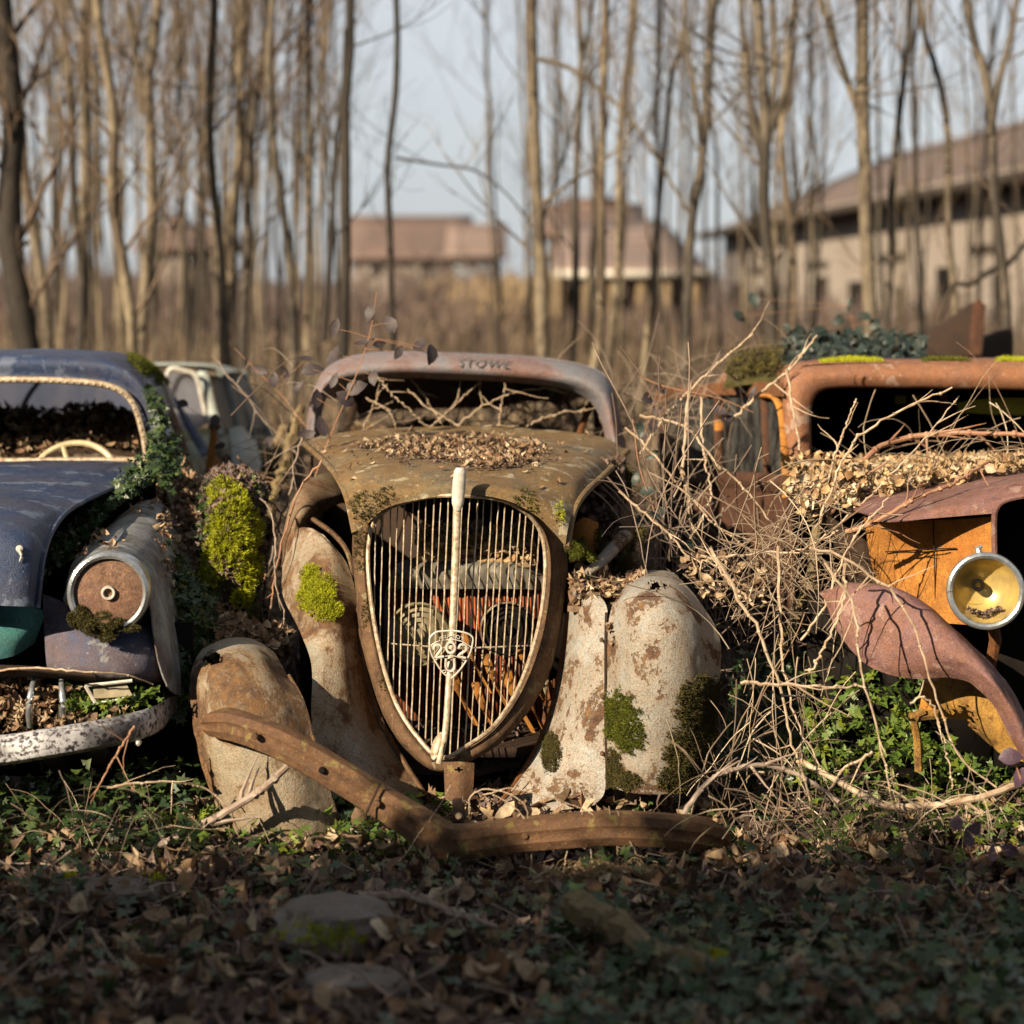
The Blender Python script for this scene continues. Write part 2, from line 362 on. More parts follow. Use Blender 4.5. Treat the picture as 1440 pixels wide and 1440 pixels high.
M['palegreen'] = rusty('pale green paint', (.46, .54, .48), (.30, .37, .28), (.13, .06, .03), (.25, .22, .10), .38, 5, .4, seed=15, soft=.06, mosscol=(.12, .13, .03))
M['lampshell'] = rusty('lamp nacelle pale paint', (.50, .58, .62), (.30, .34, .38), (.10, .06, .055), (.20, .15, .14), .34, 6, .3, seed=16, soft=.15, mosscol=(.045, .05, .025))
M['purple'] = rusty('purple brown rusted steel', (.19, .10, .13), (.27, .15, .15), (.10, .04, .04), (.36, .17, .10), .42, 5, .38, lichen=(.36, .24, .21), seed=17, soft=.12, grime=.3)
M['rightroof'] = rusty('rose brown roof paint', (.26, .125, .095), (.36, .17, .10), (.17, .07, .045), (.45, .2, .08), .42, 4, .4, lichen=(.45, .33, .26), seed=18, soft=.15)
M['chrome'] = plain('dull cream chrome', (.52, .45, .34), (.22, .14, .08), .45, .2, 60)
M['chromeblue'] = plain('bright chrome', (.75, .78, .80), (.38, .42, .46), .22, .8, 30)
M['white'] = plain('aged white metal', (.62, .60, .56), (.40, .36, .30), .45, .1, 30)
s = NT('flecked chrome bumper'); q = s.noise(70, 5, .75); k = s.ramp(q, [(.44, 0.), (.50, 1.)]); big = s.ramp(s.noise(6, 4, .6), [(.35, .2), (.6, 1.)])
M['fleck'] = s.fin(s.mix(s.math('MULTIPLY', k, big), (.035, .03, .035), (.62, .62, .66)), .45, .1); s.bump(q, .003, .5)
M['black'] = plain('soot black', (.012, .010, .009), None, .95, 0, 10, spec=.1)  # near-black for dark parts; also puts the shade of recesses into colour
s = NT('radiator core'); wv = s.n('ShaderNodeTexWave'); wv.inputs['Scale'].default_value = 26; wv.inputs['Distortion'].default_value = .6; s.l(s.co, wv.inputs['Vector'])
M['radcore'] = s.fin(s.mix(s.ramp(wv.outputs['Fac'], [(.3, 0.), (.7, 1.)]), (.03, .012, .008), s.mix(s.noise(14, 5, .6), (.50, .11, .03), (.20, .05, .02))), .85)
s.bump(wv.outputs['Fac'], .006, .8)
M['tank'] = plain('grey radiator tank', (.19, .18, .15), (.09, .08, .065), .6, 0, 25, .004)
M['horn'] = plain('olive cream horn', (.26, .22, .14), (.14, .12, .07), .6, 0, 22)
M['lens'] = rusty('rusted lamp disc', (.22, .06, .03), (.13, .07, .09), (.06, .02, .015), (.50, .30, .18), .5, 16, .35, seed=20, soft=.2)
M['yellowbowl'] = plain('yellowed reflector', (.70, .52, .16), (.40, .30, .14), .3, .4, 14, .001)
s = NT('dusty dark glass'); q = s.noise(16, 8, .7, sc=(1, 1, .5)); M['glass'] = s.fin(s.mix(s.ramp(q, [(.42, 0.), (.75, 1.)]), (.012, .013, .015), (.10, .10, .09)), s.ramp(q, [(.35, .28), (.7, .7)]), 0., .35)
s = NT('dusty pale glass'); q = s.noise(9, 7, .65, sc=(1, 1, .8)); M['paleglass'] = s.fin(s.mix(s.ramp(q, [(.35, 0.), (.7, 1.)]), (.30, .31, .36), (.50, .52, .58)), .3, 0., .8)
t_ = bpy.data.materials['dusty pale glass'].node_tree; x_ = t_.nodes.new('ShaderNodeBsdfTranslucent'); x_.inputs[0].default_value = (.85, .87, .95, 1); y_ = t_.nodes.new('ShaderNodeBsdfTransparent'); y_.inputs[0].default_value = (.9, .92, 1, 1); a_ = t_.nodes.new('ShaderNodeMixShader'); a_.inputs[0].default_value = .5; c_ = t_.nodes.new('ShaderNodeMixShader'); c_.inputs[0].default_value = .85
t_.links.new(x_.outputs[0], a_.inputs[1]); t_.links.new(y_.outputs[0], a_.inputs[2]); t_.links.new(s.b.outputs[0], c_.inputs[1]); t_.links.new(a_.outputs[0], c_.inputs[2]); t_.links.new(c_.outputs[0], s.out.inputs[0])
M['ivorywheel'] = plain('ivory steering wheel', (.62, .55, .38), (.42, .34, .2), .4, 0, 30)
M['yellowvisor'] = plain('yellow green visor', (.40, .38, .04), (.22, .22, .03), .6, 0, 20)
M['tyre'] = plain('perished tyre', (.012, .011, .011), (.025, .023, .02), .9, 0, 30)
M['moss_y'] = leafy('bright yellow moss', [(.16, .19, .01), (.42, .46, .015), (.52, .55, .02), (.40, .40, .02), (.60, .62, .05)], .8, .25, scale=30)
M['moss_g'] = leafy('green moss', [(.04, .05, .008), (.12, .135, .015), (.075, .085, .01), (.24, .25, .02)], .8, .2, scale=30)
M['moss_d'] = leafy('dark olive moss', [(.04, .036, .014), (.09, .078, .022), (.06, .052, .018), (.17, .14, .03)], .85, .1, scale=30)
M['leaf_lit'] = leafy('pale dry leaves', [(.09, .05, .03), (.46, .33, .20), (.18, .10, .06), (.66, .53, .36), (.26, .14, .07), (.06, .04, .03), (.38, .24, .15)], .6, .15)
M['leaf_gold'] = leafy('golden dry leaves', [(.26, .14, .06), (.70, .54, .34), (.42, .26, .12), (.80, .70, .52), (.14, .07, .035), (.60, .42, .22), (.34, .2, .1)], .6, .15)
M['leaf_dull'] = leafy('grey brown leaf litter', [(.07, .05, .042), (.19, .13, .11), (.11, .08, .075), (.36, .26, .22), (.04, .03, .026), (.17, .10, .07)], .65, .1)
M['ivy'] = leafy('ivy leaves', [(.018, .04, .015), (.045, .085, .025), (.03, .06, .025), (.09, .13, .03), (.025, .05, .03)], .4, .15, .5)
M['ivy_lit'] = leafy('bright ivy leaves', [(.06, .12, .02), (.14, .22, .03), (.10, .17, .04), (.26, .30, .03)], .45, .25, .5)  # lighter copy of the ivy; sunlight is put into its colour
M['bramble_leaf'] = leafy('dusky bramble leaves', [(.03, .024, .028), (.065, .045, .045), (.045, .035, .04), (.09, .06, .05)], .6, .1, .5)
M['teal_leaf'] = leafy('blue green bramble leaves', [(.014, .026, .022), (.03, .048, .04), (.02, .035, .03), (.05, .065, .055)], .5, .1, .5)
M['purple_leaf'] = leafy('dark purple leaves', [(.05, .03, .045), (.09, .05, .08)], .45, .1, .5)
M['cane'] = plain('dry cane', (.56, .45, .33), (.28, .19, .12), .65, 0, 25, .002)
M['canes'] = leafy('mixed dry canes', [(.50, .40, .28), (.16, .10, .065), (.32, .24, .17), (.08, .055, .04), (.64, .54, .41), (.22, .13, .08), (.13, .10, .08)], .7, 0., scale=25)
M['canes_dim'] = leafy('mixed grey stems', [(.30, .24, .19), (.12, .09, .07), (.40, .32, .26), (.18, .12, .09), (.09, .06, .05)], .75, 0., scale=25)
M['cane_red'] = plain('red brown cane', (.24, .11, .065), (.34, .2, .12), .6, 0, 25, .002)
M['cane_grey'] = plain('grey cane', (.34, .28, .23), (.2, .14, .11), .7, 0, 25, .002)
M['straw'] = leafy('straw', [(.36, .25, .13), (.56, .42, .24), (.24, .15, .08), (.46, .32, .17)], .7, .1)
M['brush'] = leafy('dry undergrowth', [(.12, .085, .065), (.26, .19, .125), (.07, .052, .04), (.18, .13, .09), (.42, .32, .2)], .8, 0.)
M['farbrush'] = leafy('far bare thicket', [(.10, .075, .068), (.15, .11, .10), (.08, .06, .057), (.20, .145, .12)], .9, 0.)
def bark(name, a, b, dark, seed=0):
    s = NT(name); n = s.noise(5, 7, .65, sc=(1, 1, .25), loc=(seed, 0, 0)); k = s.noise(2.2, 6, .7, sc=(2, 2, 1), loc=(0, seed, 0)); f = s.noise(40, 4, .6, sc=(1, 1, .3))
    c = s.mix(s.ramp(n, [(.35, 0.), (.65, 1.)]), a, b); c = s.mix(s.ramp(k, [(.46, 0.), (.56, .9)]), c, dark)
    c = s.mix(s.ramp(f, [(.3, .5), (.6, 0.)]), c, tuple(x*.3 for x in dark)); s.bump(s.math('ADD', n, f), .01, .7); return s.fin(c, .85)
M['bark'] = [bark('tan bark', (.24, .195, .135), (.135, .11, .08), (.06, .045, .033), 1), bark('grey bark', (.17, .14, .105), (.09, .075, .06), (.04, .033, .027), 2), bark('pale bark', (.34, .28, .19), (.18, .145, .10), (.09, .065, .045), 3), bark('dark bark', (.045, .036, .028), (.025, .02, .017), (.025, .02, .016), 4)]
M['twig'] = plain('twigs', (.16, .11, .075), (.09, .065, .05), .85, 0, 8)
M['mossbark'] = rusty('mossy bark', (.30, .22, .12), (.17, .13, .07), (.07, .05, .03), (.36, .27, .13), .3, 9, .8, seed=30, soft=.15, mosscol=(.13, .12, .02))
M['stone'] = rusty('grey stone', (.34, .30, .28), (.22, .19, .18), (.11, .09, .08), (.28, .23, .18), .4, 9, .8, seed=31, soft=.2, grime=.1)
s = NT('soil'); q = s.noise(9, 10, .7); M['soil'] = s.fin(s.mix(s.ramp(q, [(.3, 0.), (.7, 1.)]), (.016, .011, .008), s.mix(s.noise(2, 4, .6), (.06, .04, .028), (.035, .038, .016))), .95); s.bump(q, .03, .8)
M['field'] = plain('dry field', (.11, .085, .075), (.08, .062, .055), .95, 0, .5)
def boards(name, a, b, sc_=4.0, ax=0):
    s = NT(name); w_ = s.n('ShaderNodeTexWave'); w_.inputs['Scale'].default_value = sc_; w_.bands_direction = 'XYZ'[ax]; s.l(s.co, w_.inputs['Vector'])
    n = s.noise(.5, 6, .6, sc=(1, 1, .3)); c = s.mix(s.ramp(n, [(.35, 0.), (.65, 1.)]), a, b); c = s.mix(s.ramp(w_.outputs['Fac'], [(.0, .6), (.15, 0.)]), c, tuple(x*.35 for x in a))
    s.bump(w_.outputs['Fac'], .03, .5); return s.fin(c, .85)
M['barnroof'] = boards('rusty brown barn roof', (.16, .11, .095), (.11, .085, .075), 1.5, 2)
M['barnwall'] = boards('weathered barn boards', (.34, .30, .27), (.24, .205, .18), 1.2, 1)
M['rooftile'] = boards('red brown roof tiles', (.17, .115, .10), (.12, .09, .08), 1.5, 2)  # greyed red-brown: distant haze is put into the roof colour
M['rooftile2'] = boards('pale pink roof sheets', (.23, .17, .15), (.18, .135, .12), 1.5, 2)
M['housewall'] = plain('house plaster', (.18, .15, .135), (.14, .12, .11), .9, 0, .7)
M['bluegable'] = plain('blue grey gable boards', (.20, .24, .28), (.15, .17, .2), .8, 0, .7)
M['darkwood'] = plain('dark timber', (.05, .038, .028), (.03, .022, .018), .85, 0, 6)
M['postwood'] = plain('sunlit post wood', (.25, .18, .105), (.13, .095, .06), .85, 0, 6)  # yellow-brown of the boards and posts themselves
M['hedgeleaf'] = leafy('hedge leaves', [(.03, .05, .015), (.06, .09, .03)], .6)
# ---------------------------------------------------------------- ground, field
def grid_ground():
    xs = np.concatenate([np.linspace(-120, -8, 30), np.linspace(-7.5, 7.5, 240), np.linspace(8, 120, 30)])
    ys = np.concatenate([np.linspace(-30, 3.9, 40), np.linspace(4, 13, 200), np.linspace(13.3, 40, 60), np.linspace(42, 400, 40)])
    X, Y = np.meshgrid(xs, ys, indexing='ij'); Z = gh(X, Y)
    n, m = X.shape; V = np.stack([X, Y, Z], -1).reshape(-1, 3)
    i, j = np.meshgrid(np.arange(n-1), np.arange(m-1), indexing='ij')
    F = np.stack([i*m+j, (i+1)*m+j, (i+1)*m+j+1, i*m+j+1], -1).reshape(-1, 4)
    b = MB(); b.add(V, F); o = b.build('ground', M['soil']); o['kind'] = 'structure'
grid_ground()
b = MB(); g = []
for x in np.linspace(-260, 260, 70):
    g.append([(x, y, 1.0+max(0, (y-100))*.022+(1.2*math.sin(x*.05)+fnoise(x*.06, y*.05)*5)*min(1, max(0, (y-100)/120))) for y in np.linspace(70, 600, 40)])
G = np.array(g, float)
n, m = G.shape[:2]; i, j = np.meshgrid(np.arange(n-1), np.arange(m-1), indexing='ij')
b.add(G.reshape(-1, 3), np.stack([i*m+j, (i+1)*m+j, (i+1)*m+j+1, i*m+j+1], -1).reshape(-1, 4)); tag(b.build('field', M['field']), kind='structure')

# ---------------------------------------------------------------- far buildings
def quad(m, a, b_, c, d, th=.12):
    G = np.array([[a, b_], [d, c]], float); G = cr_param(G, 6); G = np.swapaxes(cr_param(np.swapaxes(G, 0, 1), 6), 0, 1); m.grid(G, th)
def wbox(m, x0, x1, y0, y1, z0, z1): m.box(((x0+x1)/2, (y0+y1)/2, (z0+z1)/2), (x1-x0, y1-y0, z1-z0))
def house(name, label, px0, px1, Y, py_eave, py_ridge, wall, roof, chim=None, depth=7, wins=(), gable=None):
    x0, _, ze = P(px0, py_eave, Y); x1, _, _ = P(px1, py_eave, Y); zr = P(0, py_ridge, Y+depth/2)[2]
    g = float(gh(0, Y))-.3; t = thing(name, label, 'house', ((x0+x1)/2, Y+depth/2, g))
    m = MB(); wbox(m, x0, x1, Y, Y+depth, g, ze)
    for xx in (x0, x1-.2):
        m.add([(xx, Y, ze), (xx, Y+depth, ze), (xx, Y+depth/2, zr-.15), (xx+.2, Y, ze), (xx+.2, Y+depth, ze), (xx+.2, Y+depth/2, zr-.15)], [np.array([(0, 1, 2), (3, 5, 4)]), np.array([(0, 2, 5, 3), (1, 4, 5, 2)])])
    m.build('wall', wall, t, False)
    r = MB(); e = .5; sl = (zr-ze)/(depth/2)
    quad(r, (x0-.4, Y-e, ze-e*sl), (x1+.4, Y-e, ze-e*sl), (x1+.4, Y+depth/2, zr), (x0-.4, Y+depth/2, zr))
    quad(r, (x0-.4, Y+depth+e, ze-e*sl), (x1+.4, Y+depth+e, ze-e*sl), (x1+.4, Y+depth/2+.02, zr), (x0-.4, Y+depth/2+.02, zr))
    ro = r.build('roof', roof, t, False)
    if chim:
        cx, _, ct = P(chim[0], chim[1], Y+depth/2); c = MB(); wbox(c, cx-chim[2], cx+chim[2], Y+depth/2-.5, Y+depth/2+.5, zr-1, ct); wbox(c, cx-chim[2]-.08, cx+chim[2]+.08, Y+depth/2-.58, Y+depth/2+.58, ct, ct+.12)
        c.build('chimney', M['rooftile'], ro, False)
    for (a, b_, c_, d) in wins:
        p = P(a, b_, Y); q = P(c_, d, Y); f = MB(); wbox(f, p[0]-.08, q[0]+.08, Y-.06, Y-.003, q[2]-.08, p[2]+.08)
        fo = f.build('window', M['white'], t, False); f = MB(); wbox(f, p[0], q[0], Y-.09, Y-.063, q[2], p[2]); f.build('pane', M['glass'], fo, False)
    return t
house('farmhouse', 'distant red roofed house seen between the thin pole tree and the clustered trunks', 494, 650, 95, 356, 306, M['housewall'], M['rooftile'], None, 8, [(520, 366, 532, 384), (590, 366, 602, 384)])
house('farmhouse', 'small distant house with a blue grey gable beside the long red roofed one', 640, 700, 88, 352, 318, M['bluegable'], M['rooftile2'], None, 5, [(655, 362, 664, 376)])
house('farmhouse', 'pink walled house far behind the left tree cluster', 200, 300, 92, 345, 318, M['housewall'], M['rooftile'], (250, 306, .4), 8, [(225, 356, 233, 368), (265, 356, 273, 368)])
house('farmhouse', 'tall red brick house with a flat block end behind the pink sheet roof', 782, 895, 70, 322, 290, M['rooftile'], M['rooftile'], (830, 284, .9), 7, [(800, 326, 808, 338)])
# low shed: pale pink roof, dark open front with posts
Ys = 42.0; t = thing('open_shed', 'low open fronted shed with a pale pink roof and a light eave', 'shed', (P(880, 380, Ys)[0], Ys, .9))
m = MB(); a = P(776, 379, Ys); b2 = P(1004, 385, Ys); quad(m, a, b2, P(930, 308, Ys+6), P(790, 318, Ys+6), .1); m.build('roof', M['rooftile2'], t, False)
m = MB(); wbox(m, a[0], b2[0], Ys-.12, Ys-.01, a[2]-.16, a[2]-.02); m.build('fascia', M['white'], t, False)
m = MB(); wbox(m, a[0], b2[0], Ys+4.5, Ys+4.8, .5, a[2]+.1); wbox(m, a[0], a[0]+.15, Ys+.2, Ys+4.5, .5, a[2]-.05); wbox(m, b2[0]-.15, b2[0], Ys+.2, Ys+4.5, .5, a[2]-.05); m.build('wall', M['black'], t, False)  # near-black walls: the shade under the eave is put into their colour
for k in range(6):
    x = a[0]+(b2[0]-a[0])*(k+.3)/6; m = MB(); m.tube([(x, Ys+.15, .6), (x+.02, Ys+.15, a[2]-.18)], .11, 8); m.build('post', M['postwood'], t)
# reed stack beside the shed
t = thing('board_fence', 'weathered upright board fence left of the pink roofed shed', 'fence', (P(735, 420, 38)[0], 38, .8))
for k in range(17):
    x = P(600+k*11.5, 420, 38)[0]; top = P(0, 392+6*math.sin(k*1.7)-k*.4, 38)[2]
    m = MB(); m.box((x, 38+.03*math.sin(k*5), (top+.6)/2), (.135, .03, top-.6)); m.build('board', M['postwood'], t, False)
m = MB(); x0 = P(596, 0, 38)[0]; x1 = P(792, 0, 38)[0]; wbox(m, x0, x1, 38.05, 38.1, 2.0, 2.09); wbox(m, x0, x1, 38.05, 38.1, 1.2, 1.29); m.build('rail', M['darkwood'], t, False)
# barn receding to the left
def PB(px, py, Y): return np.array(P(px, py, Y))
e0 = PB(1500, 212, 29); e1 = PB(992, 328, 52)
t = thing('barn', 'long weathered barn with a rusty brown roof running off to the right', 'barn', (6.5, 40, .9))
dirn = (e1-e0); dirn[2] = 0; dirn /= np.linalg.norm(dirn); per = np.array([dirn[1], -dirn[0], 0])
if per[0] < 0: per = -per
ez = (e0[2]+e1[2])/2; e0[2] = e1[2] = ez
g0 = np.array([e0[0], e0[1], .3]); g1 = np.array([e1[0], e1[1], .3]); W = 9.0
m = MB(); inn = per*.5
quad(m, g0+inn, g1+inn, np.array([*(e1+inn)[:2], ez+.1]), np.array([*(e0+inn)[:2], ez+.1]), .15)
m.build('wall', M['barnwall'], t, False)
m = MB(); quad(m, g1+inn, g1+per*(W-.5), e1+per*(W-.5), e1+inn, .15)
pk = e1+per*W/2+np.array([0, 0, 1.55]); m.add([e1+inn, e1+per*(W-.5), pk, e1+inn-dirn*.15, e1+per*(W-.5)-dirn*.15, pk-dirn*.15], [np.array([(0, 1, 2), (3, 5, 4)])])
m.build('gable_wall', M['barnwall'], t, False)
m = MB(); rg0 = e0+per*W/2+np.array([0, 0, 1.75]); rg1 = e1+per*W/2+np.array([0, 0, 1.75]); ov = dirn*.5; dn = np.array([0, 0, -.15])
quad(m, e0+dn, e1+ov+dn, rg1+ov, rg0, .12); quad(m, e0+per*W+dn, e1+per*W+ov+dn, rg1+ov+per*.02, rg0+per*.02, .12); m.build('roof', M['barnroof'], t, False)
m = MB(); m.tube([e0+dn-per*.08, e1+ov+dn-per*.08], .09, 8); m.build('gutter', M['darkwood'], t)
for k in range(9):      # black boxes along the wall foot: the dark of openings put into colour
    c = g0+(g1-g0)*(k+.5)/9+inn-per*.02; w_ = [1.1, .6, .9, .5, 1.2, .7, .9, .6, .8][k]
    ax = np.array([dirn, per, (0, 0, 1)]); m = MB(); m.box(c+np.array([0, 0, 1.3]), (w_, .06, 1.0+.3*(k % 3)), ax); m.build('opening', M['black'], t, False)
for k in range(4):
    m = MB(); c = g0+(g1-g0)*(k+.9)/4.6+inn-per*.03; m.box(c+np.array([0, 0, 2.35]), (1.6, .05, .14), np.array([dirn, per, (0, 0, 1)])); m.build('louvre', M['darkwood'], t, False)
# ---------------------------------------------------------------- centre car
car = thing('old_car', 'rusted vintage car in the middle with a tall oval grille and a bent fallen bumper', 'car', (-.15, 7.3, 0), 'abandoned cars in the wood')
GCH = {}
o, G_hood = sheet('hood', M['hood_c'], car, [
 [(428,624,7.60),(450,614,7.7),(520,604,7.75),(600,600,7.78),(690,600,7.78),(770,604,7.75),(848,614,7.7),(883,634,7.6)],
 [7.35,(440,636),(490,624),(560,621),(640,622),(720,622),(790,625),(845,633),(872,650)],
 [6.95,(462,654),(505,641),(570,640),(640,643),(715,642),(780,643),(825,652),(846,672)],
 [6.66,(478,678),(510,662),(565,656),(640,656),(715,658),(775,664),(808,676),(822,694)],
 [6.52,(488,702),(515,688),(570,674),(642,670),(710,675),(765,690),(793,704),(806,720)],
 [6.44,(495,722),(518,708),(565,688),(641,682),(710,688),(758,704),(784,722),(799,742)],
 [6.43,(499,748),(517,736),(552,711),(640,696),(706,702),(752,724),(778,748),(795,768)]], 60, 80, .006)
GCH['hood'] = G_hood
m = MB(); m.tube(cr_interp(PA([(883,634,7.59),(850,668,6.97),(824,692,6.67),(807,720,6.53),(797,770,6.44)]), 30), .011, 8); m.build('hood_edge', M['hood_c'], o)
m = MB(); m.tube(cr_interp(PA([(428,624,7.59),(462,655,6.96),(479,680,6.67),(489,704,6.53),(499,750,6.44)]), 30), .010, 8); m.build('hood_edge', M['hood_c'], o)
INN = [(640,697),(700,702),(738,720),(760,748),(767,790),(763,850),(750,910),(728,970),(695,1020),(655,1050),(620,1066),(590,1040),(560,995),(540,940),(527,880),(519,820),(518,770),(526,735),(550,713),(595,700)]
OUT = [(640,688),(705,692),(752,712),(786,748),(797,795),(791,860),(777,930),(752,985),(710,1037),(665,1068),(618,1086),(575,1056),(540,1005),(518,940),(506,880),(500,820),(497,768),(504,728),(538,702),(588,691)]
def YG(x, y):
    t = (y-697)/370; cx = 645-22*t; return 6.45-.22*t+.13*((x-cx)/120)**2
def gy(l, d=0): return [(a, b_, YG(a, b_)+d) for a, b_ in l]
rows = []
for l, d in ((INN, .02), ([(a*.6+c*.4, b_*.6+d_*.4) for (a, b_), (c, d_) in zip(INN, OUT)], -.012), (OUT, .005), ([(a+(a-640)*.01, b_) for a, b_ in OUT], .14)):
    l = l+[l[0]]; rows.append([(a, b_, YG(a, b_)+d) for a, b_ in l])
o, G_sur = sheet('grille_surround', M['surround'], car, rows, 16, 160, .003); GCH['sur'] = G_sur
m = MB(); ring = cr_interp(PA(gy(INN, -.018)), 150, closed=True); m.tube(np.vstack([ring[:-1], ring[:1]]), .0068, 8, False); m.build('grille_trim', M['chrome'], o)
# bars clipped by the opening
poly = cr_interp(np.array([(a, b_, 0) for a, b_ in INN], float), 200, closed=True)[:, :2]
def span(xf):
    ys = []
    for k in range(len(poly)):
        a, b_ = poly[k-1], poly[k]; fa = a[0]-xf(a[1]); fb = b_[0]-xf(b_[1])
        if fa*fb < 0: f = fa/(fa-fb); ys.append(a[1]+(b_[1]-a[1])*f)
    return (min(ys), max(ys)) if len(ys) >= 2 else None
for k in range(24):
    x0 = 529+k*10.15+.8*math.sin(k*4.1)
    if abs(x0-644) < 6: continue
    lean = -6-(x0-529)*.09; xf = lambda y, x0=x0, lean=lean: x0+lean*(y-700)/360
    sp_ = span(xf)
    if not sp_ or sp_[1]-sp_[0] < 25: continue
    bw = .6*math.sin(k*2.3); pts = [(xf(y)+bw*math.sin((y-700)/60+k)+random.uniform(-.35, .35), y, YG(xf(y), y)+.012) for y in np.linspace(sp_[0], sp_[1], 22)]
    m = MB(); m.tube(PA(pts), .0023+.0004*math.sin(k*3.3), 6); m.build('grille_bar', M['chrome'], o)
m = MB(); pts = cr_interp(PA([(647,658,6.36),(645,690,6.37),(643,718,6.37)]), 14); m.tube(pts, [.012,.018,.019,.019,.02,.02,.02,.02,.02,.019,.019,.018,.014,.010], 12, flat=.6); m.build('handle', M['white'], o)
m = MB(); m.tube(cr_interp(PA([(643,712,6.38),(640,800,6.34),(637,870,6.30),(632,950,6.25),(626,1030,6.2),(617,1074,6.18)]), 40), np.linspace(.0125, .009, 40), 10, flat=.6); m.build('grille_spine', M['chrome'], o)
m = MB(); m.tube(cr_interp(PA([(620,1030,6.16),(613,1048,6.14),(609,1068,6.13),(612,1082,6.14)]), 14), [.004,.008,.012,.014,.015,.015,.014,.013,.012,.010,.008,.006,.004,.002], 8, flat=.4); m.build('catch', M['chrome'], o)
m = MB(); m.tube(PA([(548,905,6.5),(640,912,6.48),(745,908,6.5)]), .0028, 6); m.build('tie_rod', M['chrome'], o)
# badge
def bpt(x, y, d=0): return P(590+x*90/1178., 870+y*110/1440., 6.245+d)
m = MB(); r_ = .0028
def bl(l, r=r_, n=30, d=0, mm_=None): (mm_ or m).tube(cr_interp(np.array([bpt(a, b_, d) for a, b_ in l]), n), r, 6)
bl([(185,350),(300,250),(450,228),(600,222),(760,240),(900,280),(975,340),(985,400)]); bl([(185,350),(185,500),(215,640),(300,800),(420,980),(570,1110)]); bl([(985,400),(960,540),(910,680),(830,820),(710,980),(570,1110)])
bl([(195,500),(330,420),(480,390),(620,385),(780,420),(945,520)], .0016); bl([(300,760),(420,705),(570,685),(700,705),(850,790)], .0016)
bl([(415,960),(470,950),(480,985),(440,1000)], .0014); bl([(650,960),(700,950),(700,985),(670,1000)], .0014)
badge = m.build('badge', M['white'], o)
m = MB(); th = np.linspace(0, 2*np.pi, 30); m.tube(np.array([bpt(577+78*math.cos(a), 535+98*math.sin(a), -.006) for a in th]), .0042, 6, False); m.build('badge_digit', M['white'], badge)
for dx, rot in ((0, -.16), (445, .20)):
    m = MB(); cx, cy = 350, 600
    def ro_(q): return [(cx+dx+(a-cx)*math.cos(rot)-(b_-cy)*math.sin(rot), cy+(a-cx)*math.sin(rot)+(b_-cy)*math.cos(rot)) for a, b_ in q]
    bl(ro_([(268,555),(285,500),(340,478),(400,500),(412,555),(370,610),(320,655),(285,712)]), .0042, 30, -.006, m); bl(ro_([(283,712),(360,712),(432,712)]), .0042, 12, -.006, m); m.build('badge_digit', M['white'], badge)
m = MB(); bl([(490,730),(485,880),(520,950),(570,970),(620,945),(645,880),(640,730)], .0042, 30, -.006, m); m.build('badge_letter', M['white'], badge)
def text_mesh(name, body, size, mat, parent, org, xdir, zdir, depth=.001, arc=None, space=1.0):
    cu = bpy.data.curves.new('t', 'FONT'); cu.body = body; cu.size = size; cu.extrude = depth; cu.align_x = 'CENTER'; cu.align_y = 'CENTER'; cu.space_character = space; cu.resolution_u = 3
    ob = bpy.data.objects.new('t', cu); C.objects.link(ob); dg = bpy.context.evaluated_depsgraph_get(); dg.update()
    me = bpy.data.meshes.new_from_object(ob.evaluated_get(dg)); bpy.data.objects.remove(ob); me.name = name
    n = len(me.vertices); v = np.empty(n*3, np.float32); me.vertices.foreach_get('co', v); v = v.reshape(-1, 3).astype(float)
    if arc: v[:, 1] -= v[:, 0]**2*arc
    xd = np.array(xdir); zd = np.array(zdir); nd = np.cross(xd, zd)
    W_ = np.array(org)+v[:, :1]*xd+v[:, 1:2]*zd+v[:, 2:]*nd
    if callable(parent): W_ = parent(W_)
    return me, W_
def place_text(me, W_, mat, parent):
    W_ = W_-np.array(wloc(parent)); me.vertices.foreach_set('co', W_.astype(np.float32).ravel()); me.materials.clear(); me.materials.append(mat); me.update()
    o_ = bpy.data.objects.new(me.name, me); C.objects.link(o_); o_.parent = parent; return o_
me, W_ = text_mesh('badge_lettering', 'PEUGEOT', .0155, None, None, bpt(585, 322, -.005), (1, 0, 0), (0, 0, 1), .001, arc=7.0, space=1.12); place_text(me, W_, M['white'], badge)
# radiator, horns and rusty remains behind the bars
rad = None
m = MB(); ti = PA([(548,812,6.84),(560,792,6.82),(600,781,6.8),(650,780,6.8),(720,782,6.8),(760,800,6.84)]); G = np.array([cr_interp(ti, 40), cr_interp(PA([(544,824,6.76),(560,806,6.72),(600,800,6.70),(650,799,6.70),(720,800,6.70),(764,812,6.76)]), 40), cr_interp(PA([(544,832,6.76),(560,828,6.73),(600,828,6.71),(650,828,6.71),(720,828,6.71),(766,830,6.76)]), 40)])
G = cr_param(G, 12); G[..., 1] += .006*np.sin(np.linspace(0, 60, 40))[None]; m.grid(G, .01); rad = m.build('radiator_tank', M['tank'], car)
m = MB(); wbox(m, P(546,0,6.8)[0], P(764,0,6.8)[0], 6.76, 6.83, P(0,1010,6.8)[2], P(0,830,6.8)[2]); m.build('radiator_core', M['radcore'], rad, False)
m = MB(); m.tube(cr_interp(PA([(540,1010,6.74),(543,880,6.74),(546,830,6.74),(562,808,6.72)]), 16), .010, 8); m.build('radiator_frame', M['horn'], rad); m = MB(); m.tube(cr_interp(PA([(768,1010,6.74),(768,900,6.74),(766,820,6.74)]), 16), .010, 8); m.build('radiator_frame', M['horn'], rad)
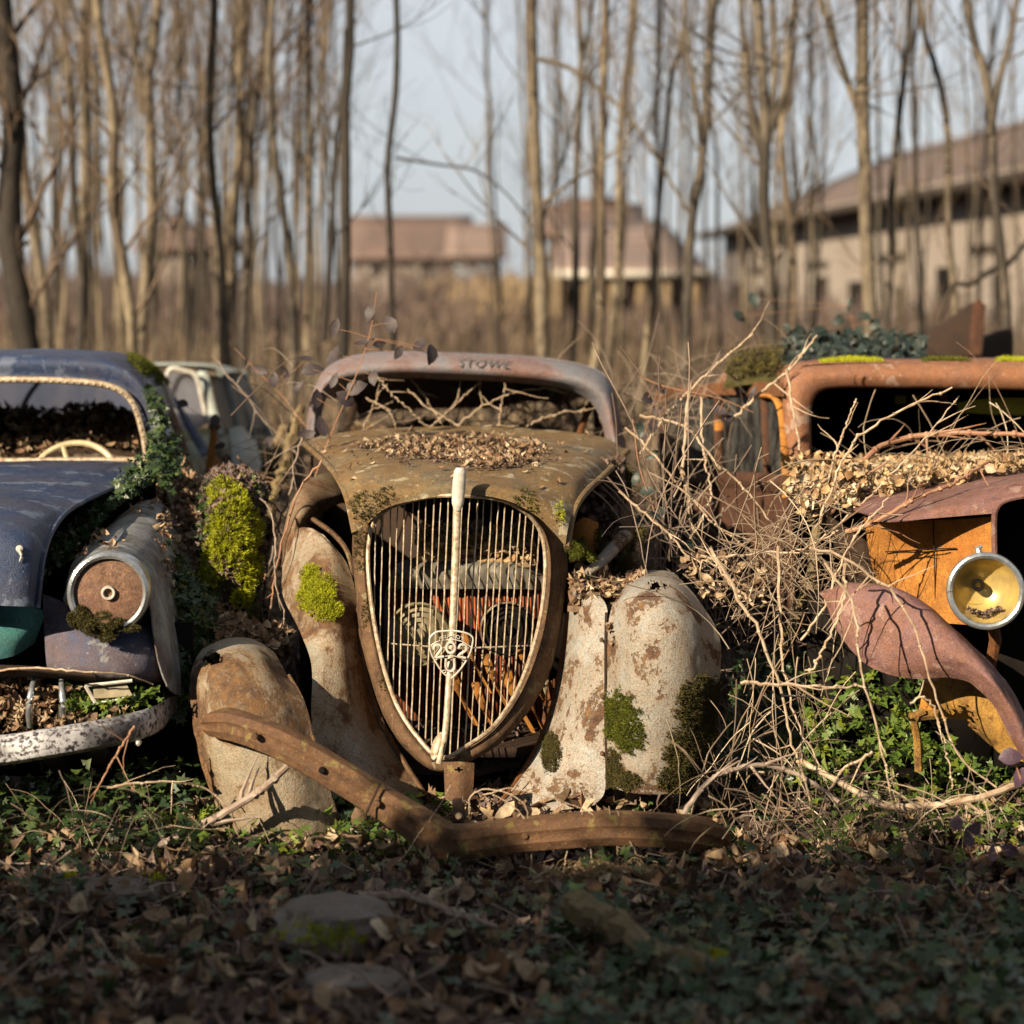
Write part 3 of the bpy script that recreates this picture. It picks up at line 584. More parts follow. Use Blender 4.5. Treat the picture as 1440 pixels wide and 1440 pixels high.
for cx, cy, r, nm, mt in ((588, 892, .098, 'horn', 'horn'), (712, 884, .083, 'horn', 'black')):
    m = MB(); c = P(cx, cy, 6.62); m.lathe(c, (0.12, -1, .05), [(0, .03), (r*.18, .03), (r*.22, .012), (r*.40, .012), (r*.42, .02), (r*.58, .016), (r*.6, .024), (r*.76, .018), (r*.78, .028), (r*.93, .02), (r*.97, .034), (r*1.02, .02), (r*1.02, -.03), (0, -.04)], 44); h = m.build(nm, M[mt], car)
    m = MB(); th = np.linspace(0, 2*np.pi, 50); m.lathe(c, (0.12, -1, .05), [(r*1.0, .036), (r*1.05, .03), (r*1.05, .018), (r*1.0, .02)], 44); m.build('rim', M['cream' if mt == 'black' else 'horn'], h)
m = MB()
for k, (x, y) in enumerate([(660,930),(690,960),(720,985),(745,1000),(676,1000),(640,975),(735,940)]):
    a = PA([(x-8, y-40, 6.62), (x+6, y, 6.58), (x+30, y+44, 6.6)]); m.tube(cr_interp(a, 8), .012+.004*(k % 3), 5, flat=.3)
m.build('rusted_debris', M['orange'], car)
sheet('inner_panel', M['orange'], car, [[6.9,(690,742),(720,735),(748,742)],[6.85,(680,790),(720,785),(760,792)]], 8, 12, .006)
sheet('inner_panel', M['rust'], car, [[6.66,(770,960),(790,950),(800,962)],[6.6,(752,1080),(772,1085),(792,1100)]], 8, 12, .006)
# fire wall and inner wings: what makes the bay dark
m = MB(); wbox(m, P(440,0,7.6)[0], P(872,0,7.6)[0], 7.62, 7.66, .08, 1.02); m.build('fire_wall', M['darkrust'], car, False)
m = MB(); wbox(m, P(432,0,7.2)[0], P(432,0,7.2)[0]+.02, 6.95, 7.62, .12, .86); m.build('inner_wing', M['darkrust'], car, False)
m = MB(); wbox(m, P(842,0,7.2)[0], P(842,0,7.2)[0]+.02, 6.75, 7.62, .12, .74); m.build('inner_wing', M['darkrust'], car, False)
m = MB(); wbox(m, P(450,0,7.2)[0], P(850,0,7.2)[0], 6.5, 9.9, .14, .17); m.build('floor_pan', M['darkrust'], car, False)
# left wing
o, G = sheet('wing_arch', M['cream_green'], car, [[(392,800,7.0),(398,748,7.0),(412,702,7.05),(432,676,7.15),(462,664,7.3),(492,668,7.42)],
 [(404,790,6.9),(408,750,6.9),(424,712,6.93),(444,692,7.05),(468,682,7.2),(492,686,7.32)],
 [(428,772,6.9),(426,742,6.92),(440,720,6.95),(458,706,7.05),(478,698,7.15),(494,700,7.24)],
 [(436,764,6.98),(434,744,7.0),(446,728,7.05),(462,716,7.12),(480,708,7.2),(496,710,7.3)]], 20, 40, .004)
o, G_wl = sheet('wing', M['cream'], car, [
 [(400,770,6.92),(416,745,6.9),(436,742,6.86),(455,752,6.82)],
 [(396,800,6.9),(425,775,6.82),(460,768,6.76),(484,786,6.74)],
 [(398,840,6.78),(430,822,6.66),(465,812,6.62),(497,822,6.67)],
 [(418,880,6.62),(442,870,6.52),(470,866,6.52),(503,872,6.61)],
 [(438,935,6.40),(460,932,6.41),(485,930,6.45),(511,932,6.56)],
 [(438,1005,6.28),(462,1004,6.31),(495,1003,6.37),(530,1005,6.50)],
 [(446,1062,6.24),(475,1062,6.27),(515,1062,6.33),(560,1062,6.42)],
 [(468,1120,6.22),(500,1120,6.24),(545,1122,6.28),(602,1128,6.34)]], 70, 50, .005)
GCH['wl'] = G_wl
m = MB(); m.tube(cr_interp(PA([(440,730,6.93),(470,752,6.80),(490,780,6.73),(499,825,6.69),(505,875,6.60),(513,935,6.55),(532,1005,6.49),(562,1062,6.41),(604,1128,6.33)]), 50), .008, 6); m.build('wing_edge', M['surround'], o)
o, G_pl = sheet('wing_pod', M['cream'], car, [
 [(312,900,6.60),(330,895,6.60),(350,897,6.60),(368,904,6.60)],
 [(286,916,6.34),(315,904,6.32),(354,905,6.32),(386,922,6.34)],
 [(271,945,6.20),(305,926,6.15),(362,928,6.14),(406,950,6.20)],
 [(267,985,6.14),(310,975,6.05),(370,975,6.04),(425,985,6.13)],
 [(273,1040,6.10),(320,1035,6.00),(385,1035,5.99),(441,1040,6.09)],
 [(290,1100,6.07),(335,1100,5.97),(405,1100,5.96),(460,1100,6.06)],
 [(313,1155,6.05),(355,1158,5.96),(420,1158,5.95),(475,1155,6.04)],
 [(333,1192,6.04),(370,1196,5.98),(432,1195,5.97),(485,1190,6.03)]], 80, 70, .011, hole=lambda x, y: blob((300,925,14,9))(x, y) | (y > 1183+fnoise(x/9, 3.3, 0, 3)*22))
GCH['pl'] = G_pl
m = MB(); m.tube(cr_interp(PA([(406,950,6.205),(425,985,6.135),(441,1040,6.095),(460,1100,6.065),(485,1190,6.035)]), 30), .006, 6); m.build('seam', M['surround'], o)
# right wing
o, G_wr = sheet('wing', M['pod'], car, [
 [(803,812,6.66),(808,808,6.62),(814,812,6.60),(818,820,6.58)],
 [(800,850,6.60),(815,846,6.52),(832,846,6.47),(852,850,6.44)],
 [(793,905,6.58),(812,904,6.46),(832,904,6.40),(852,905,6.36)],
 [(783,965,6.54),(806,965,6.42),(830,965,6.35),(852,965,6.32)],
 [(768,1020,6.48),(795,1020,6.38),(825,1020,6.32),(852,1020,6.30)],
 [(744,1070,6.42),(780,1070,6.34),(820,1072,6.30),(852,1072,6.28)],
 [(716,1112,6.36),(760,1114,6.30),(808,1116,6.28),(850,1114,6.27)],
 [(700,1136,6.34),(750,1140,6.29),(800,1138,6.27),(836,1132,6.27)]], 70, 40, .004); GCH['wr'] = G_wr
m = MB(); m.tube(cr_interp(PA([(801,830,6.63),(797,880,6.58),(784,960,6.54),(768,1020,6.48),(744,1070,6.42),(700,1134,6.33)]), 40), .008, 6); m.build('wing_edge', M['rust'], o)
o, G_pr = sheet('wing_pod', M['pod'], car, [
 [(900,806,6.85),(915,803,6.85),(935,803,6.85),(948,806,6.85)],
 [(884,822,6.50),(905,813,6.45),(938,813,6.45),(964,822,6.50)],
 [(864,846,6.32),(895,832,6.24),(945,832,6.24),(988,852,6.36)],
 [(854,885,6.26),(895,875,6.15),(955,875,6.15),(1009,890,6.30)],
 [(853,940,6.25),(895,938,6.12),(962,938,6.12),(1013,935,6.27)],
 [(853,1000,6.25),(895,1002,6.12),(958,1002,6.12),(1006,995,6.26)],
 [(854,1060,6.25),(895,1066,6.14),(952,1066,6.14),(1002,1056,6.25)],
 [(856,1106,6.27),(895,1116,6.17),(948,1116,6.17),(994,1106,6.27)]], 80, 70, .008, hole=blob((925,823,15,8), rough=.9)); GCH['pr'] = G_pr
m = MB(); m.tube(cr_interp(PA([(853,862,6.32),(852,900,6.27),(852,965,6.26),(852,1020,6.26),(854,1110,6.26)]), 30), .005, 6); m.build('seam', M['darkrust'], o)
m = MB(); m.lathe(P(925,830,6.9), (0, -.6, 1), [(0, -.02), (.06, -.02), (.07, 0), (.06, -.1), (0, -.12)], 16); m.build('lamp_bucket', M['black'], o)  # black bowl behind the hole: its darkness is put into the colour
sheet('wing_side', M['cream_green'], car, [[(842,668,7.5),(842,740,7.5),(846,800,7.4),(850,870,7.2)],[(872,655,7.4),(880,740,7.3),(884,800,7.2),(886,870,7.0)],[(884,650,7.9),(892,740,7.9),(896,830,7.9),(900,900,7.9)]], 24, 30, .006)
sheet('inner_panel', M['orange'], car, [[6.95,(800,748),(818,728),(842,735)],[6.85,(800,790),(820,785),(838,772)]], 8, 12, .008)
m = MB(); m.tube(cr_interp(PA([(826,806,6.62),(850,785,6.7),(880,752,6.8)]), 10), [.014,.019,.022,.024,.025,.026,.027,.028,.028,.027], 12, flat=.7); m.build('lamp_arm', M['pod'], car)
sheet('door', M['darkrust'], car, [[(436,640,7.9),(436,800,7.9),(440,980,7.9)],[(470,640,9.8),(470,760,9.8),(472,900,9.8)]], 10, 12, .006)
sheet('door', M['darkrust'], car, [[(878,640,7.9),(882,800,7.9),(882,980,7.9)],[(838,640,9.8),(840,760,9.8),(840,900,9.8)]], 10, 12, .006)
for x, y, Y in ((846,900,6.35),(847,980,6.31),(847,1060,6.27),(417,990,6.12),(434,1045,6.08),(452,1100,6.05)):
    m = MB(); m.lathe(P(x, y, Y), (0, -1, 0), [(0, .008), (.005, .007), (.007, .002), (.007, -.01)], 8); m.build('bolt', M['surround'], car)
# windscreen frame and roof
HT = [(430,616),(434,575),(444,542),(462,516),(500,500),(560,495),(650,497),(740,502),(805,511),(845,525),(864,550),(872,590),(880,630)]
HB = [(443,616),(446,578),(454,552),(470,536),(505,527),(565,522),(650,524),(735,529),(795,537),(832,550),(850,572),(857,600),(862,630)]
HU = [(450,616),(453,580),(461,558),(476,544),(508,536),(567,532),(650,534),(733,539),(790,546),(822,558),(840,578),(848,602),(852,630)]
o, G_hd = sheet('windscreen_frame', M['header'], car, [[(a, b_+1, 8.14) for a, b_ in HT],[(a, b_, 8.04) for a, b_ in HT],[((a+c)/2, (b_+d)/2, 7.955) for (a, b_), (c, d) in zip(HT, HB)],[(a, b_, 7.95) for a, b_ in HB],[(a, b_, 8.02) for a, b_ in HU]], 20, 120, .003)
me, W_ = text_mesh('lettering', 'STOWE', .052, None, None, P(680, 511, 7.955), (1, 0, -.03), (0, .0, 1), .0006, space=1.15)
# drape the letters on the frame face
xx = PA([((a+c)/2, (b_+d)/2, 7.955) for (a, b_), (c, d) in zip(HT, HB)]); W_[:, 1] += -.010+.6*(W_[:, 2]-P(0, 511, 7.955)[2])
place_text(me, W_, plain('faded dark lettering', (.055, .05, .05), (.09, .085, .09), .6), o)
o, G_rf = sheet('roof', M['header'], car, [[(a, b_, 8.10) for a, b_ in HT[2:11]],
 [8.9,(462,560),(476,520),(510,503),(570,498),(650,499),(730,502),(790,510),(822,530),(836,560)],
 [9.7,(486,560),(496,530),(525,512),(580,506),(650,505),(720,508),(770,516),(800,534),(812,560)],
 [10.15,(498,565),(508,542),(535,528),(585,521),(650,520),(712,522),(756,530),(784,545),(796,565)],
 [10.25,(503,578),(513,562),(538,552),(590,549),(650,549),(708,549),(750,554),(776,560),(790,572)],
 [10.3,(503,600),(512,588),(538,580),(590,576),(650,575),(704,574),(742,566),(770,566),(792,580)]], 40, 50, .004)
for a, b_ in (((796,560,10.2),(826,640,10.3)), ((500,560,10.2),(480,640,10.3)), ((838,548,8.9),(846,640,8.9))):
    m = MB(); m.tube(cr_interp(PA([a, b_]), 8), .022, 8, flat=.5); m.build('pillar', M['darkrust'], car)
m = MB(); m.tube(cr_interp(PA([(836,556,8.2),(822,590,8.25),(812,622,8.3)]), 8), .014, 8); m.build('pillar', M['rust'], car)
m = MB(); wbox(m, P(486,0,10.2)[0], P(820,0,10.2)[0], 10.2, 10.3, .1, .86); m.build('rear_panel', M['darkrust'], car, False)
m = MB(); wbox(m, P(455,0,8)[0], P(860,0,8)[0], 7.8, 7.9, .6, 1.03); m.build('dashboard', M['darkrust'], car, False)
m = MB(); G = np.array([[(x, y, .88+.08*math.sin(x*4+y*3)+.03*math.sin(x*13)) for x in np.linspace(P(452,0,8.2)[0], P(855,0,8.2)[0], 30)] for y in np.linspace(7.9, 10.1, 24)]); m.grid(G, .02); GCH['inside'] = G; m.build('seat', M['darkrust'], car)
# number plate bracket and bumper
m = MB(); G = cr_param(np.array([cr_interp(PA([(624,1072,6.12),(645,1071,6.10),(667,1073,6.12)]), 12), cr_interp(PA([(625,1100,6.1),(645,1100,6.08),(666,1100,6.1)]), 12), cr_interp(PA([(626,1124,6.09),(645,1126,6.07),(664,1124,6.09)]), 12)]), 24)
m.grid(G, .004, hole=lambda x, y: ((x-645)**2+(y-1082)**2 < 12) | ((abs(x-645) < 7) & (abs(y-1083) < 2))); pl = m.build('plate_bracket', M['bumper'], car)
m = MB(); m.tube(PA([(644,1125,6.07),(645,1158,6.0)]), .017, 8, flat=.5); m.build('bracket_stay', M['darkrust'], pl)
m = MB(); m.lathe(P(645,1148,5.98), (0, -1, .1), [(0, .010), (.007, .009), (.010, .004), (.010, -.01)], 8); m.build('bolt', M['chrome'], pl)
bp = cr_interp(PA([(292,1018,6.02),(330,1022,5.93),(395,1046,5.86),(470,1088,5.83),(545,1135,5.80),(600,1170,5.72),(625,1184,5.70),(655,1185,5.70),(740,1174,5.70),(860,1167,5.71),(960,1172,5.77),(1006,1180,5.86),(1015,1183,5.89)]), 150)
prof = [(.046, .03), (.046, .0), (.040, -.018), (.016, -.026), (.008, -.022), (-.008, -.022), (-.016, -.026), (-.040, -.018), (-.046, .0), (-.046, .03)]
d = np.gradient(bp, axis=0); d /= np.linalg.norm(d, axis=1)[:, None]; fw = np.array([0, 1., 0]); up = np.cross(fw, d)*-1; up /= np.linalg.norm(up, axis=1)[:, None]
nrm = np.cross(up, d); nrm *= np.sign(nrm[:, 1:2]+1e-9)
sc_ = np.interp(np.linspace(0, 1, 150), [0, .015, .05, .4, .47, .55, .95, .985, 1], [.45, .8, .92, 1.0, 1.12, 1.0, 1.0, .85, .5])
G = np.array([bp+up*(a*sc_)[:, None]+nrm*(b_)+0*up for a, b_ in prof]).swapaxes(0, 1)
G += fnoise(G[..., 0]*8, G[..., 1]*8, G[..., 2]*8, 3)[..., None]*.010*np.array([0, 1, .4]); G[..., 2] = np.maximum(G[..., 2], 0.0)
m = MB(); m.grid(G, .005); bo = m.build('bumper', M['bumper'], car); GCH['bump'] = G
for x, y, Y in ((358,1035,5.83),(530,1130,5.765),(738,1175,5.672),(942,1174,5.73),(453,1083,5.80)):
    m = MB(); m.lathe(P(x, y, Y+.008), (0, -1, .1), [(0, .012), (.008, .011), (.010, .004), (.010, -.01)], 12); m.build('bolt', M['bumper' if x != 453 else 'black'], bo)
m = MB(); m.tube(PA([(534,1102,5.775),(514,1146,5.755)]), .0035, 6); m.build('strap_joint', M['darkrust'], bo)
# ---------------------------------------------------------------- left blue car
car = thing('old_car', 'dusty blue rounded car at the left edge with its hood askew and one rusted headlamp', 'car', (-1.75, 7.3, 0), 'abandoned cars in the wood')
LC = {}
o, G_lr = sheet('roof', M['blue'], car, [
 [7.72,(-262,610),(-248,560),(-190,540),(-80,532),(30,531),(110,534),(160,542),(190,562),(208,600),(216,650)],
 [7.76,(-268,600),(-255,545),(-190,514),(-80,502),(30,500),(120,502),(172,511),(205,538),(222,585),(228,650)],
 [8.3,(-240,590),(-220,535),(-170,506),(-70,494),(30,491),(110,492),(165,497),(200,512),(222,540),(238,580)],
 [9.3,(-160,590),(-140,540),(-90,510),(-20,500),(60,497),(125,498),(175,502),(208,514),(232,538),(250,575)],
 [9.7,(-130,590),(-105,552),(-60,525),(0,512),(70,508),(130,509),(180,514),(214,525),(238,545),(254,580)]], 50, 70, .005, hole=lambda x, y: (y > 528) & (x < -105) & (y < 600)); LC['roof'] = G_lr
m = MB(); sl = cr_interp(PA([(-252,640),(-240,575),(-195,546),(-80,536),(30,534),(115,537),(160,545),(186,565),(200,605),(207,646)], 7.70), 120); m.tube(sl, .0125, 8)
for k in range(0, 120, 2): m.lathe(sl[k]+np.array([0, -.012, -.004]), (0, -1, 0), [(0, .004), (.004, .003), (.005, 0)], 6)
m.build('windscreen_seal', M['chrome'], o)
m = MB(); m.tube(PA([(-252,650,7.7),(207,647,7.7)]), .012, 8); m.build('windscreen_seal', M['chrome'], o)
m = MB(); G = cr_param(np.array([cr_interp(PA([(-80,514,9.72),(60,510,9.76),(215,516,9.72)]), 16), cr_interp(PA([(-90,616,9.9),(60,620,9.95),(245,618,9.9)]), 16)]), 12); m.grid(G, .005); m.build('rear_glass', M['paleglass'], car)
m = MB(); m.tube(cr_interp(PA([(20,598,9.68),(38,560,9.64),(55,536,9.6)]), 8), .012, 6); m.build('glass_frame', M['blue'], car)
m = MB(); G = np.array([[(x-(y-7.85)*.16*(x > -1.6), y, .93+.17*math.exp(-((y-8.55)/.45)**2)*(.75+.25*math.sin(x*3+2))+.03*math.sin(x*7)+.02*math.sin(y*9)) for x in np.linspace(P(-240,0,8)[0], P(200,0,8)[0], 40)] for y in np.linspace(8.02, 9.6, 26)]); m.grid(G, .02); LC['shelf'] = G; m.build('seat', M['darkrust'], car)
# steering wheel: ring, spokes, hub
c = np.array(P(103, 678, 7.84)); ax = np.array([0, -.86, .51]); ux = np.array([1., 0, 0]); uy = np.cross(ax, ux); r = .165
m = MB(); th = np.linspace(0, 2*np.pi, 60); m.tube(np.array([c+r*(math.cos(a)*ux+math.sin(a)*uy) for a in th]), .0115, 8, False); wh = m.build('steering_wheel', M['ivorywheel'], car)
for a in (R(90+20), R(200), R(-20)):
    m = MB(); m.tube(np.array([c, c+r*(math.cos(a)*ux+math.sin(a)*uy)]), .009, 6); m.build('spoke', M['ivorywheel'], wh)
m = MB(); m.lathe(c, ax, [(0, .02), (.02, .018), (.03, 0), (.02, -.2), (0, -.4)], 16); m.build('hub', M['ivorywheel'], wh)
o, G_lh = sheet('hood', M['blue'], car, [
 [(-290,668,7.5),(-110,650,7.6),(0,648,7.62),(110,648,7.6),(190,650,7.55),(216,655,7.5)],
 [(-290,690,7.1),(-130,668,7.15),(-20,662,7.15),(60,664,7.1),(120,670,7.05),(166,681,7.0)],
 [(-290,715,6.6),(-150,690,6.6),(-50,686,6.6),(30,690,6.58),(80,698,6.55),(108,708,6.5)],
 [(-290,745,6.25),(-160,712,6.2),(-60,706,6.2),(20,712,6.2),(60,724,6.2),(78,736,6.22)],
 [(-280,790,6.0),(-160,756,5.98),(-60,750,5.96),(10,756,5.96),(44,766,5.98),(60,782,6.02)],
 [(-270,855,5.93),(-160,850,5.92),(-60,850,5.91),(10,852,5.91),(38,853,5.93),(52,854,5.97)]], 70, 80, .006); LC['hood'] = G_lh
m = MB(); m.tube(cr_interp(PA([(217,656,7.5),(167,683,7.0),(109,710,6.5),(79,738,6.22),(61,784,6.02),(53,855,5.97)]), 40), .008, 6); m.build('hood_edge', M['blue'], o)
m = MB(); m.lathe(P(27, 772, 5.945), (0, -1, .2), [(0, .004), (.008, .003), (.011, 0)], 12); m.tube(cr_interp(PA([(27,774,5.94),(30,782,5.935),(27,790,5.93)]), 6), [.006,.005,.004,.003,.002,.001], 6); m.build('mark', M['white'], o)
o, G_lf = sheet('wing', M['lampshell'], car, [
 [7.3,(160,760),(176,722),(214,703),(248,728),(266,790),(276,880),(280,960)],
 [6.85,(112,800),(138,752),(190,726),(238,752),(262,820),(272,900),(276,980)],
 [6.45,(90,840),(108,784),(160,757),(212,780),(240,850),(254,920),(262,980)],
 [6.15,(94,850),(104,800),(155,776),(206,802),(226,860),(238,930),(245,975)],
 [6.04,(100,852),(112,812),(155,790),(197,812),(210,852),(222,930),(235,965)]], 60, 60, .006); LC['wing'] = G_lf
c = np.array(P(153, 833, 6.0)); axl = (0.10, -1, .03)
m = MB(); m.lathe(c, axl, [(.118, -.06), (.119, .0), (.115, .018), (.106, .024), (.098, .018), (.097, .006)], 60); hl = m.build('headlamp', M['chromeblue'], car)
m = MB(); m.lathe(c, axl, [(0, .012), (.04, .014), (.08, .010), (.098, .004)], 48); m.build('lamp_disc', M['lens'], hl)
m = MB(); m.lathe(c, axl, [(.012, .018), (.014, .026), (.019, .026), (.021, .018), (.021, .01)], 24); m.build('lamp_socket', M['white'], hl)
m = MB(); m.tube(cr_interp(PA([(173,742,6.62),(160,760,6.40),(151,775,6.2)]), 12), [.002,.008,.011,.012,.012,.012,.011,.010,.008,.006,.004,.002], 8, flat=.6); m.build('wing_ornament', M['chromeblue'], o)
o, G_lfr = sheet('front_panel', M['bluerust'], car, [
 [(60,835,6.2),(85,845,6.16),(115,862,6.12),(160,868,6.11),(205,850,6.2),(238,830,6.5)],
 [(62,885,6.10),(90,892,6.05),(130,900,6.02),(180,902,6.03),(222,895,6.12),(248,880,6.5)],
 [(66,935,6.06),(90,940,6.0),(135,945,5.98),(185,948,6.0),(228,945,6.12),(254,930,6.5)],
 [(72,946,6.12),(92,952,6.08),(135,957,6.06),(185,960,6.08),(228,958,6.2),(256,945,6.6)]], 30, 50, .006)
sheet('front_panel', M['teal'], car, [[(-200,850,6.2),(-60,850,6.1),(20,852,6.1),(64,858,6.16)],[(-200,900,6.1),(-60,892,6.03),(20,890,6.03),(58,880,6.1)],[(-200,930,6.1),(-60,928,6.0),(10,925,6.02),(48,905,6.1)]], 20, 40, .004)
m = MB(); G = loft([[(-200,932,6.04),(0,935,5.96),(60,938,5.97),(130,946,5.98)],[(-200,944,5.99),(0,944,5.93),(60,945,5.94),(135,952,5.96)],[(-200,952,6.06),(0,952,6.0),(60,953,6.0),(135,960,6.02)]], 8, 30, .002); m.grid(G, .004); gl = m.build('grille_mouth', M['darkrust'], car)
m = MB(); wbox(m, P(-200,0,6.3)[0], P(262,0,6.3)[0], 6.42, 6.46, .1, P(0,940,6.3)[2]+.12); m.build('grille_back', M['black'], car, False)  # black sheet: the shade inside the grille mouth as colour
for pts in ([(50,948,6.0),(42,985,5.95),(42,1022,5.98)], [(86,948,6.0),(88,985,5.95),(88,1018,5.98)], [(-30,948,6.0),(-34,985,5.95),(-32,1022,5.98)]):
    m = MB(); m.tube(cr_interp(PA(pts), 14), np.interp(np.linspace(0, 1, 14), [0, .2, .8, 1], [.005, .009, .011, .008]), 10); m.build('grille_tooth', M['chromeblue'], gl)
o, _ = sheet('side_lamp', M['horn'], car, [[6.0,(128,967),(150,964),(178,962)],[5.98,(132,982),(155,981),(186,978)]], 8, 12, .001)
m = MB(); q = PA([(120,964),(150,961),(186,957),(190,978),(155,986),(134,988),(120,964)], 5.985); m.tube(q[:3], .005, 6); m.tube(q[3:6], .003, 6); m.tube(q[[0, 5]], .0055, 6); m.build('lamp_bezel', M['white'], o)
m = MB(); bpx = cr_interp(PA([(-210,1052,5.9),(-80,1058,5.84),(0,1056,5.82),(60,1047,5.82),(130,1035,5.86),(190,1022,5.95),(225,1008,6.08),(250,985,6.3)]), 80); G = []
for a, b_ in ((.040, .03), (.042, .0), (.028, -.03), (0, -.04), (-.028, -.03), (-.042, .0), (-.040, .03)): G.append(bpx+np.array([0, b_, a])*np.interp(np.linspace(0, 1, 80), [0, .85, 1], [1, .95, .5])[:, None])
m.grid(np.array(G), .004); bo = m.build('bumper', M['fleck'], car)
m = MB(); m.lathe(P(195, 1044, 5.86), (0, -1, 0), [(0, .02), (.007, .016), (.009, .006), (.009, 0)], 12); m.build('bolt', M['white'], bo)
o, G_ls = sheet('body_side', M['palegreen'], car, [
 [(218,650,7.45),(236,700,7.4),(262,790,7.35),(276,900,7.3),(280,1020,7.3)],
 [(262,648,8.4),(275,700,8.3),(290,770,8.3),(300,880,8.3),(300,980,8.3)],
 [(292,640,9.3),(304,690,9.2),(312,760,9.2),(318,840,9.2),(318,940,9.2)]], 40, 40, .006, hole=lambda x, y: np.zeros(np.shape(x), bool)); LC['side'] = G_ls
m = MB(); m.tube(cr_interp(PA([(226,536,8.55),(240,580,8.5),(262,640,8.42)]), 10), .021, 8, flat=.5); m.build('door_pillar', M['cream_green'], car)
m = MB(); m.tube(cr_interp(PA([(206,560,7.78),(216,600,7.74),(226,650,7.66)]), 10), .014, 8, flat=.5); m.build('door_pillar', M['lampshell'], car)
m = MB(); m.tube(cr_interp(PA([(244,560,9.4),(262,590,9.4),(290,640,9.3)]), 10), .03, 8, flat=.4); m.build('door_pillar', M['blue'], car)
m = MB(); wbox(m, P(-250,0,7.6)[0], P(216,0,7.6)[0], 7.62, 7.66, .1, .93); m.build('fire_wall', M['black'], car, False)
m = MB(); m.lathe(P(170, 990, 6.9), (1, 0, 0), [(0, -.09), (.2, -.09), (.30, -.08), (.32, -.03), (.32, .05), (.3, .09), (0, .09)], 40); m.build('wheel', M['tyre'], car)

# ---------------------------------------------------------------- pale car behind the blue one
c2 = thing('old_car', 'pale green mossy car behind the blue one, its side windows seen past the pillar', 'car', (P(270,0,10.6)[0], 11.0, float(gh(-1.6, 10.8))), 'abandoned cars in the wood')
o, G2r = sheet('roof', M['pale'], c2, [[10.2,(100,540),(140,526),(200,518),(250,517),(292,520),(310,530)],[10.22,(100,533),(140,519),(200,512),(255,511),(300,514),(322,524)],
  [11.2,(120,528),(160,516),(210,511),(265,510),(310,513),(338,522)],[12.4,(140,530),(180,520),(230,514),(280,513),(318,516),(348,526)]], 30, 40, .004)
def pil(pts, r=.028, mt='pale'): m = MB(); m.tube(cr_interp(PA(pts), 10), r, 8, flat=.5); m.build('pillar', M[mt], c2)
pil([(284,520,10.2),(292,560,10.15),(308,612,10.1)]); pil([(312,522,10.8),(322,560,10.8),(334,606,10.8)]); pil([(340,522,11.9),(356,570,11.9),(384,620,11.9)], .026); pil([(328,524,11.3),(340,566,11.3),(358,612,11.3)], .016)
m = MB(); G = loft([[10.18,(150,526),(220,522),(280,527)],[10.1,(150,606),(230,606),(294,596)]], 12, 12, 0); m.grid(G, .005); g_ = m.build('windscreen', M['paleglass'], c2)
m = MB(); q = cr_interp(PA([(236,524),(262,522),(276,530),(284,560),(289,588),(280,598),(255,599),(238,596)], 10.12), 50, closed=True); m.tube(q, .011, 6, False); m.build('seal', M['white'], g_)
m = MB(); G = loft([[(294,528,10.3),(318,527,11.0),(345,528,12.0)],[(312,604,10.3),(340,602,11.0),(376,604,12.0)]], 12, 16, 0); m.grid(G, .005); m.build('side_glass', M['glass'], c2)
o, G2b = sheet('body_side', M['palegreen'], c2, [[(290,606,10.15),(325,600,10.9),(360,600,11.8),(385,615,12.6)],[(300,650,10.0),(335,640,10.7),(368,645,11.6),(392,655,12.4)],[(302,740,10.0),(338,720,10.7),(372,710,11.6),(395,700,12.4)]], 30, 40, .01)
o, G2h = sheet('hood', M['palegreen'], c2, [[10.05,(180,606),(240,604),(296,602)],[9.75,(190,640),(245,628),(300,640)],[9.6,(200,700),(250,700),(302,720)]], 20, 24, .008)
sheet('wing', M['gold'], c2, [[(272,664,9.75),(292,640,9.7),(312,648,9.75),(330,690,9.9)],[(276,720,9.65),(295,710,9.55),(315,712,9.6),(330,730,9.8)]], 16, 20, .008)
sheet('wing', M['pale'], c2, [[(322,604,10.2),(340,600,10.3),(360,620,10.6)],[(326,640,10.0),(344,636,10.05),(368,655,10.4)],[(330,680,9.9),(348,676,9.95),(372,690,10.3)]], 16, 20, .008)
# rusty loose post and panels beside it
t = thing('steel_post', 'thin rust brown post standing in the leaves between the blue and the pale car', 'post', P(298, 760, 8.9)); m = MB(); m.tube(cr_interp(PA([(302,598,8.9),(297,640,8.9),(292,684,8.9),(300,760,8.85),(300,830,8.85)]), 12), .016, 6, flat=.5); m.build('shaft', M['orange'], t); m = MB(); m.box(P(302,600,8.9), (.05, .03, .02)); m.build('cap', M['rust'], t)

# ---------------------------------------------------------------- right rusty car
car = thing('old_car', 'orange and purple rusted car at the right edge with a yellow bowled headlamp', 'car', (1.9, 7.3, 0), 'abandoned cars in the wood')
RC = {}
INR = [(1140,640),(1139,600),(1141,568),(1152,551),(1180,545),(1250,545),(1320,546),(1420,548),(1500,549),(1580,552),(1600,575),(1600,640),(1580,662),(1400,664),(1250,664),(1165,660)]
MID = [(1125,650),(1122,600),(1123,556),(1136,534),(1170,528),(1250,527),(1320,528),(1420,529),(1500,531),(1595,536),(1618,570),(1618,650),(1590,680),(1400,682),(1250,680),(1140,676)]
OUR = [(1106,672),(1103,600),(1103,545),(1113,522),(1150,515),(1250,512),(1320,511),(1420,511),(1500,512),(1610,516),(1640,560),(1640,660),(1600,700),(1400,700),(1250,696),(1115,694)]
def cl(l, Y): return [(a, b_, Y) for a, b_ in l+[l[0]]]
def shifty(l, d): return [(a, b_, Y+d) for a, b_, Y in l]
